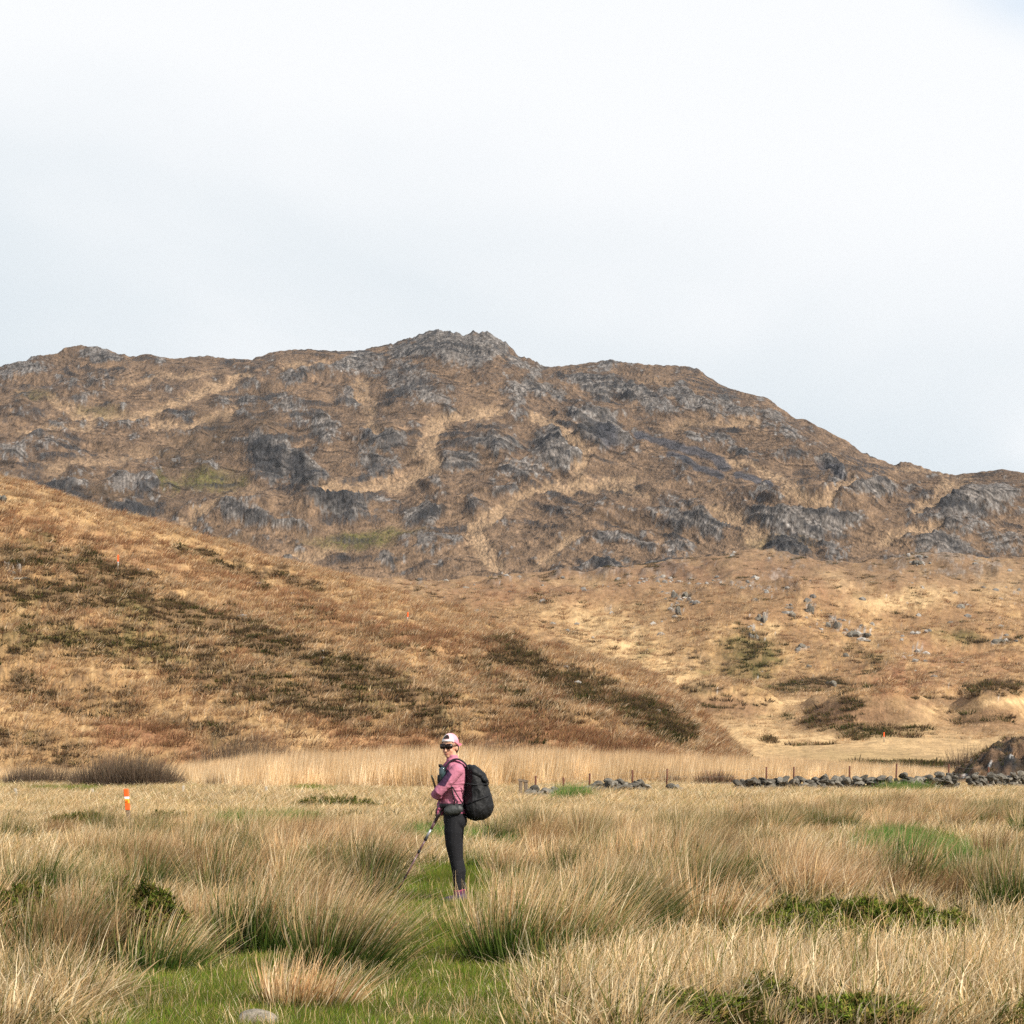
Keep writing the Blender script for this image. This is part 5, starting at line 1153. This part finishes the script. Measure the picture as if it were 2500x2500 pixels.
# head frame: face looks towards the camera and a little to the left
HC = Q(1098, 1824); YAW = math.radians(-24)                   # -Y is straight at the camera
HM = Matrix.Rotation(YAW, 3, 'Z')
def hd(x, y, z): return HC + HM @ Vector((x, y, z))            # local: x to the viewer's right, -y out of the face, z up
def hell(c, r, rx=0.0, n=12):
    v, f = ell((0, 0, 0), r, (rx, 0, 0), n); return [HC + HM @ (Vector(c) + p) for p in v], f
# one continuous body
torso = [(.90, .0, 0, .105, .15), (.97, -.035, 0, .105, .14), (1.06, -.04, 0, .10, .132), (1.15, -.033, 0, .108, .14), (1.27, -.025, 0, .115, .165), (1.34, -.02, 0, .115, .175), (1.385, -.018, 0, .10, .15), (1.42, -.03, 0, .062, .08), (1.47, -.045, 0, .05, .053), (1.52, -.055, .0, .048, .05)]
near_arm = [Q(1117, 1880, -.17), Q(1096, 1905, -.20), Q(1071, 1933, -.20), Q(1066, 1938, -.17), Q(1073, 1944, -.05), Q(1080, 1946, .04)]
far_arm = [Q(1110, 1882, .17), Q(1096, 1915, .19), Q(1082, 1950, .17), Q(1076, 1966, .07), Q(1076, 1976, -.03)]
nleg = [Q(1108, 1990, -.08), Q(1107, 2030, -.085), Q(1107, 2060, -.085), Q(1112, 2100, -.08), Q(1117, 2128, -.08), Q(1117, 2155, -.08), Q(1118, 2184, -.08)]
fleg = [Q(1112, 1990, .08), Q(1110, 2030, .085), Q(1111, 2060, .085), Q(1117, 2100, .085), Q(1125, 2128, .085), Q(1125, 2155, .085), Q(1126, 2182, .085)]
legr = [.088, .088, .076, .055, .050, .038, .031]
face = [hell((0, .012, .028), (.074, .093, .098)), hell((0, -.012, -.045), (.056, .068, .065)), hell((0, -.052, -.088), (.024, .022, .020)), hell((0, -.086, -.028), (.011, .016, .024), .3), hell((0, -.098, -.040), (.012, .012, .010)),
        hell((-.030, -.048, -.035), (.024, .022, .028)), hell((.030, -.048, -.035), (.024, .022, .028)), hell((0, -.071, -.067), (.019, .010, .006)), hell((0, -.070, -.075), (.016, .010, .006)),
        hell((.073, .010, -.012), (.010, .018, .028)), hell((-.073, .010, -.012), (.010, .018, .028)), hell((0, -.056, .022), (.056, .020, .014))]
hand_c = Q(1077, 1983, -.055)
def fist(c, s=1.0, axis=Vector((0, 1, 0)), out=Vector((-1, 0, 0))):
    """palm with four curled fingers and a thumb closed round a handle"""
    parts = [ell(c, (.026 * s, .032 * s, .036 * s))]
    for i in range(4):
        z = (.030 - .019 * i) * s; L_ = (.9, 1.0, .96, .82)[i]
        p0 = c + Vector((-.012, -.026, z)) * 1.0; p1 = c + Vector((-.036 * L_, -.036, z - .004)); p2 = c + Vector((-.046 * L_, -.014, z - .006)); p3 = c + Vector((-.032 * L_, .006, z - .006))
        parts += limb([p0, p1, p2, p3], [.0098, .0094, .0088, .0075], 8)
    parts += limb([c + Vector((.004, -.024, .020)), c + Vector((-.014, -.040, .036)), c + Vector((-.034, -.036, .044))], [.0115, .0105, .0085], 8)
    return parts
def skin_col(co, no):
    c = np.tile(np.array((.50, .27, .17)), (len(co), 1)); loc = (co - np.array(HC)) @ np.array(HM)
    lips = (np.abs(loc[:, 0]) < .018) & (np.abs(loc[:, 2] + .070) < .0065) & (loc[:, 1] < -.06); c[lips] = (.36, .12, .09)
    ck = np.exp(-((np.abs(loc[:, 0]) - .036) ** 2 + (loc[:, 2] + .04) ** 2) / .0006) * (loc[:, 1] < 0); c = c + (np.array((.60, .25, .17)) - c) * (ck * .6)[:, None]
    gl_ = co[:, 2] < 1.12; c[gl_] = (.30, .07, .13)
    return c
def slim(pts, rad, k): return limb(pts, [r_ * k for r_ in rad])
armr = [.056, .050, .043, .043, .036, .030]; farr = [.054, .048, .043, .036, .028]
body = [rings(torso)] + face + slim(near_arm, armr, .8) + slim(far_arm, farr, .8) + slim(nleg, legr, .92) + slim(fleg, legr, .92) + fist(hand_c) + fist(Q(1083, 1947, .075), .95)
body += [ell(Q(1117, 2004, -.06), (.075, .085, .085)), ell(Q(1119, 2004, .07), (.075, .085, .085))]
for lg in (nleg, fleg): body += limb([lg[-1], lg[-1] + Vector((-.03, -.01, -.075)), lg[-1] + Vector((-.12, -.03, -.085))], [.030, .032, .022], 10)
fuse('body', body, m_skin, .0055, 2, skin_col, None, person)

# jacket
PATCH = [(1093, 1876), (1105, 1890), (1088, 1919), (1071, 1916), (1078, 1895)]
def inpoly(x, y, P):
    ins = np.zeros(len(x), bool); j = len(P) - 1
    for i in range(len(P)):
        xi, yi = P[i]; xj, yj = P[j]; ins ^= ((yi > y) != (yj > y)) & (x < (xj - xi) * (y - yi) / (yj - yi + 1e-9) + xi); j = i
    return ins
def jcol(co, no):
    c = np.tile(np.array((.40, .145, .205)), (len(co), 1))
    x = co[:, 0] * PS + PX0; y = PY0 - co[:, 2] * PS
    k = inpoly(x, y, PATCH) & (co[:, 1] < -.10); c[k] = (.050, .022, .050)
    k = (y < 1878) & (x < 1098) & (y > 1852) & (co[:, 1] < -.02) & ~((y < 1858)); c[k] = (.17, .045, .09)
    k = (x < 1070) & (y > 1920); c[k] = c[k] * .8 + np.array((.10, .05, .16)) * .2
    k = (np.abs(y - 1950) < 22) & (np.abs(co[:, 1] + .03) > .04) & (co[:, 1] > -.1) & (x < 1084); c[k] = (.22, .06, .12)
    return c
def folds(co):
    y = PY0 - co[:, 2] * PS; x = co[:, 0] * PS + PX0; w = sst(1895, 1925, y) * sst(1090, 1104, x)
    n = fbm(x / 26, y / 5.5 + x * .03, 3, .5, 5.0); a = fbm(x / 9, y / 9, 3, .5, 9.0)
    return w * n * .0135 + .004 * a + .0018 * sst(1850, 1856, y) * sst(1866, 1858, y) * np.sin(y * 1.2)
jt = [(.955, -.045, 0, .122, .158), (1.0, -.045, 0, .124, .155), (1.06, -.043, 0, .120, .150), (1.15, -.035, 0, .124, .156), (1.27, -.026, 0, .130, .178), (1.34, -.022, 0, .130, .188), (1.385, -.020, 0, .115, .165), (1.425, -.030, 0, .075, .095), (1.455, -.042, 0, .060, .064), (1.485, -.050, -.003, .056, .060)]
jk = [rings(jt)] + limb(near_arm, [.066, .060, .053, .053, .046, .038]) + limb(far_arm[:5], [.064, .056, .050, .043, .035])
fuse('jacket', jk, m_jack, .005, 5, jcol, folds, person)
# leggings
lg_parts = [rings([(.80, 0.0, 0, .10, .15), (.88, -.012, 0, .112, .168), (.95, -.035, 0, .108, .155), (1.0, -.045, 0, .100, .14)]), ell(Q(1119, 2004, -.07), (.080, .09, .09)), ell(Q(1121, 2004, .07), (.080, .09, .09)), ell(Q(1092, 1998, 0), (.04, .11, .09))]
lg_parts += limb(nleg[:7], [r_ * 1.04 for r_ in legr]) + limb(fleg[:7], [r_ * 1.04 for r_ in legr])
fuse('leggings', lg_parts, m_legg, .006, 4, None, lambda co: .0015 * fbm(co[:, 0] * 30, co[:, 2] * 40, 2, .5, 3), person)
for lg, nm_ in ((nleg, 'near'), (fleg, 'far')):
    a = lg[-1]
    sk = obj('sock', mesh_py('sock', *rings([(.018, a.x, a.y, .040, .038), (.07, a.x, a.y, .038, .036), (.128, a.x, a.y, .041, .039)], 18), m_sock), person)
    obj('cuff', mesh_py('cuff', *rings([(.124, a.x, a.y, .0425, .0405), (.134, a.x, a.y, .0425, .0405)], 18), m_rim), sk)
    sh = fuse('shoe', [ell((a.x - .055, a.y - .015, .036), (.125, .044, .038)), ell((a.x + .005, a.y, .060), (.052, .044, .052)), ell((a.x - .125, a.y - .03, .028), (.05, .042, .026))], m_shoe, .006, 3, None, None, person)
    so = mesh_py('sole', *rings([(-.012, a.x - .055, a.y - .015, .135, .048), (.012, a.x - .055, a.y - .015, .138, .050)], 20), m_sole); obj('sole', so, sh)
# cap worn backwards
def cap_col(co, no):
    loc = (co - np.array(HC)) @ np.array(HM); c = np.tile(np.array((.78, .72, .68)), (len(co), 1))
    k = sst(-.015, .03, loc[:, 0] * .7 + loc[:, 1] + .012)[:, None]; c = c + (np.array((.62, .20, .25)) - c) * k
    k = ((loc[:, 2] > .075) & (loc[:, 0] > -.02))[:, None]; c = np.where(k, c * .3 + np.array((.72, .33, .38)) * .7, c); return c
v, f = hell((0, .014, .034), (.083, .103, .107), .0, 30)
f = [q for q in f if all(((HM.transposed() @ (v[i] - HC)).z > .024 - .36 * (HM.transposed() @ (v[i] - HC)).y) for i in q)]
me = mesh_py('cap', v, f, m_cap); co = np.array([tuple(q.co) for q in me.vertices]); a_ = me.attributes.new('Col', 'FLOAT_COLOR', 'POINT'); c4 = np.ones((len(co), 4), np.float32); c4[:, :3] = cap_col(co, None); a_.data.foreach_set('color', c4.ravel())
cap = obj('cap', me, person); sdm = cap.modifiers.new('thick', 'SOLIDIFY'); sdm.thickness = .003
v, f = hell((0, .014, .034), (.0855, .1055, .1095), .0, 40); lv = [HM.transposed() @ (p - HC) for p in v]
f = [q for q in f if all(lv[i].y < .02 and ((lv[i].x + .006) / .040) ** 2 + ((lv[i].z - .076) / .050) ** 2 < 1 and lv[i].z > .076 for i in q)]
po = obj('strap_opening', mesh_py('strap_opening', v, f, m_hair), cap); po.modifiers.new('thick', 'SOLIDIFY').thickness = .004
bm = bmesh.new(); bmesh.ops.create_icosphere(bm, subdivisions=3, radius=1); bmesh.ops.scale(bm, vec=(.066, .062, .006), verts=bm.verts[:]); bmesh.ops.rotate(bm, cent=(0, 0, 0), matrix=Matrix.Rotation(.35, 3, 'X'), verts=bm.verts[:])
for q in bm.verts: q.co = HC + HM @ (q.co + Vector((0, .135, .020)))
bm_obj('brim', bm, mat('pink_brim', col=(.5, .14, .18), rough=.8), cap, None, True)
v, f = hell((0, .040, -.005), (.075, .080, .085)); obj('hair', mesh_py('hair', v, f, m_hair), person)
# sunglasses
gl = empty('sunglasses', (0, 0, 0)); gl.parent = person
for s_ in (-1, 1):
    v, f = rings([(-.5, 0, 0, 1, 1), (.5, 0, 0, 1, 1)], 20)
    def lens(w, h, th, yo):
        out = []
        for p in v:
            k = (abs(p.x) ** 3.4 + abs(p.y) ** 3.4) ** (-1 / 3.4); sx_, sy_ = p.x * w * k, p.y * h * k     # squarish outline
            out.append(hd(s_ * .035 + sx_, yo + p.z * th + abs(s_ * .035 + sx_) * .30, .008 + sy_ + (.003 * s_ * p.x if p.y > 0 else 0)))
        return out
    obj('rim', mesh_py('rim', lens(.034, .027, .006, -.100), f, m_frame), gl); obj('lens', mesh_py('lens', lens(.028, .0215, .006, -.1025), f, m_lens), gl)
    obj('temple', mesh_py('temple', *tube([hd(s_ * .066, -.080, .024), hd(s_ * .080, -.03, .022), hd(s_ * .082, .03, .012)], [(.003, .007)] * 3, 8), m_frame), gl)
obj('bridge', mesh_py('bridge', *tube([hd(-.014, -.098, .022), hd(0, -.101, .024), hd(.014, -.098, .022)], [.005] * 3, 8), m_frame), gl)

# backpack
pack = empty('backpack', PORG); tag(pack, 'bulging black backpack worn on the hiker\'s back', 'backpack')
pr = [(1873, 1130, 1160), (1882, 1133, 1172), (1895, 1136, 1181), (1908, 1137, 1188), (1930, 1135, 1196), (1950, 1133, 1202), (1970, 1132, 1204), (1985, 1135, 1201), (1995, 1141, 1191), (2002, 1150, 1176)]
pw = [.10, .13, .145, .15, .155, .16, .16, .15, .13, .08]
def prj(o_, n_=22): return rings([(Q(0, y).z, Q((a + b) / 2, 0).x, 0, (b - a) / 2 / PS, w) for (y, a, b), w in reversed(list(zip(o_, pw)))], n_)
def pfold(co):
    x = co[:, 0] * PS; y = co[:, 2] * PS
    return .010 * ridged(x / 20 + y / 90, y / 75 + co[:, 1] * 3, 2, .5, 4.0) + .005 * fbm(x / 12, y / 14, 2, .5, 8.0)
fuse('pack_body', [prj(pr), ell(Q(1186, 1960, -.03), (.05, .10, .12)), ell(Q(1160, 1968, -.13), (.085, .045, .11))], m_black, .008, 3, None, pfold, pack)
fuse('lid', [ell(Q(1162, 1886, -.01), (.115, .145, .055), (0, .62, 0)), ell(Q(1180, 1903, -.01), (.05, .13, .035), (0, .9, 0))], m_black, .008, 3, None, pfold, pack)
def catmull(pts, k=5):
    out = []
    for i in range(len(pts) - 1):
        a, b, c, d = pts[max(i - 1, 0)], pts[i], pts[i + 1], pts[min(i + 2, len(pts) - 1)]
        for q in range(k):
            t = q / k; out.append(.5 * ((2 * b) + (c - a) * t + (2 * a - 5 * b + 4 * c - d) * t * t + (-a + 3 * b - 3 * c + d) * t ** 3))
    return out + [pts[-1]]
def strap(name, pts, w, m=m_strap, par=pack, th=.006):
    pts = catmull(pts) if len(pts) > 3 else pts
    return obj(name, mesh_py(name, *tube(pts, [(th, w) for _ in pts], 8), m), par)
strap('shoulder_strap', [Q(1146, 1880, -.10), Q(1138, 1866, -.11), Q(1128, 1857, -.115), Q(1116, 1853, -.115), Q(1104, 1856, -.12), Q(1094, 1866, -.13), Q(1087, 1880, -.14), Q(1081, 1900, -.12), Q(1084, 1925, -.13)], .026, th=.009)
strap('shoulder_strap', [Q(1140, 1872, .10), Q(1116, 1855, .115), Q(1096, 1862, .12), Q(1080, 1885, .13), Q(1078, 1930, .14)], .026, th=.009)
strap('side_strap', [Q(1103, 1918, -.175), Q(1107, 1938, -.172), Q(1112, 1962, -.17)], .012); strap('side_strap', [Q(1106, 1920, -.18), Q(1117, 1940, -.175), Q(1131, 1962, -.15)], .012)
belt = rings([(Q(0, 1972).z, -.042, 0, .132, .168), (Q(0, 1961).z, -.044, 0, .134, .168)], 28); obj('hip_belt', mesh_py('hip_belt', belt[0], belt[1], m_strap), pack)
fuse('hip_pouch', [ell(Q(1107, 1976, -.175), (.088, .045, .052)), ell(Q(1099, 1978, -.18), (.06, .04, .045)), ell(Q(1120, 1974, -.175), (.05, .04, .045))], m_pouch, .006, 3, None, lambda co: .003 * fbm(co[:, 0] * 30, co[:, 2] * 30, 2, .5, 3), pack)
strap('compression_strap', [Q(1136, 1912, -.155), Q(1160, 1915, -.165), Q(1192, 1914, -.10)], .010); strap('compression_strap', [Q(1140, 1962, -.165), Q(1165, 1952, -.19), Q(1196, 1940, -.13)], .008)
strap('lid_buckle', [Q(1183, 1898, -.09), Q(1192, 1906, -.08), Q(1193, 1916, -.08)], .014); strap('pull_cord', [Q(1177, 1998, -.06), Q(1182, 2006, -.06), Q(1187, 2016, -.06)], .003, th=.003)
ch = strap('chest_pouch', [Q(1077, 1892, -.12), Q(1076, 1903, -.12), Q(1077, 1915, -.12)], .045, m_black, pack, .032)
strap('belt_tail', [Q(1072, 1966, -.12), Q(1066, 1976, -.13), Q(1065, 1992, -.13)], .008)
# bottle carried on the chest strap
bt = empty('water_bottle', PORG + Q(1081, 1900, -.135)); tag(bt, 'smoky grey water bottle held upright on the hiker\'s chest strap', 'bottle')
obj('bottle_body', mesh_py('bottle_body', *rings([(-.03, 0, 0, .030, .030), (.05, 0, 0, .034, .034), (.095, 0, 0, .034, .034), (.115, 0, 0, .026, .026)], 20), m_bottle), bt)
obj('bottle_cap', mesh_py('bottle_cap', *rings([(.112, -.012, 0, .024, .024), (.135, -.018, 0, .022, .022), (.142, -.024, 0, .016, .018)], 16), m_strap), bt)

# trekking poles
m_grip = mat('cork_grip', col=(.06, .04, .035), rough=.8); m_alu = mat('grey_shaft', col=(.35, .35, .36), rough=.35, metal=.5); m_purp = mat('maroon_shaft', col=(.10, .045, .05), rough=.35, spec=.5); m_olive = mat('olive_shaft', col=(.13, .105, .055), rough=.6)
def pole(a, b, label, segs):
    root = empty('trekking_pole', PORG + b); tag(root, label, 'trekking pole'); d = a - b; L_ = d.length
    for nm, t0, t1, r0, m in segs:
        obj(nm, mesh_py(nm, *tube([d * t0, d * ((t0 + t1) / 2), d * t1], [r0, r0, r0 * .96], 10), m), root)
    return root
pole(Q(1079, 1975, -.075), Q(972, 2176, -.22), 'trekking pole slanting down left from the hiker\'s gloved hand into the rushes',
     [('grip', .86, 1.0, .017, m_grip), ('lower_grip', .76, .86, .014, m_purp), ('upper_shaft', .66, .76, .012, m_alu), ('lock', .625, .665, .016, m_strap), ('middle_shaft', .50, .63, .0095, m_purp), ('lock', .475, .51, .015, m_strap), ('lower_shaft', .18, .48, .0085, m_purp), ('lock', .17, .20, .013, m_strap), ('tip_shaft', .03, .18, .007, m_strap), ('tip', 0, .04, .004, m_alu)])
pole(Q(1054, 1893, -.02), Q(1143, 2190, .20), 'second trekking pole rising behind the hiker\'s folded forearm', [('grip', .88, 1.0, .011, m_olive), ('upper_shaft', .5, .89, .009, m_purp), ('lower_shaft', .02, .5, .007, m_alu), ('tip', 0, .03, .004, m_alu)])
# ------------------------------------------------------------------ haze
def haze_box():
    x0, x1, y0, y1, z0, z1 = -1500, 1500, -60, 1850, -16, 262
    V = [(x, y, z) for x in (x0, x1) for y in (y0, y1) for z in (z0, z1)]
    Fc = [(0, 1, 3, 2), (4, 6, 7, 5), (0, 4, 5, 1), (2, 3, 7, 6), (0, 2, 6, 4), (1, 5, 7, 3)]
    m = bpy.data.materials.new('haze'); m.use_nodes = True; N, L = m.node_tree.nodes, m.node_tree.links
    N.remove(N['Principled BSDF']); pv = N.new('ShaderNodeVolumePrincipled')
    pv.inputs['Density'].default_value = 0.00005; pv.inputs['Color'].default_value = (.86, .92, 1, 1); pv.inputs['Anisotropy'].default_value = 0.1
    L.new(pv.outputs[0], N['Material Output'].inputs['Volume'])
    o = obj('haze', mesh_np('haze', V, Fc, None, [m], smooth=False)); tag(o, 'thin pale haze lying in the air over the moor', 'haze', kind='stuff')
haze_box()
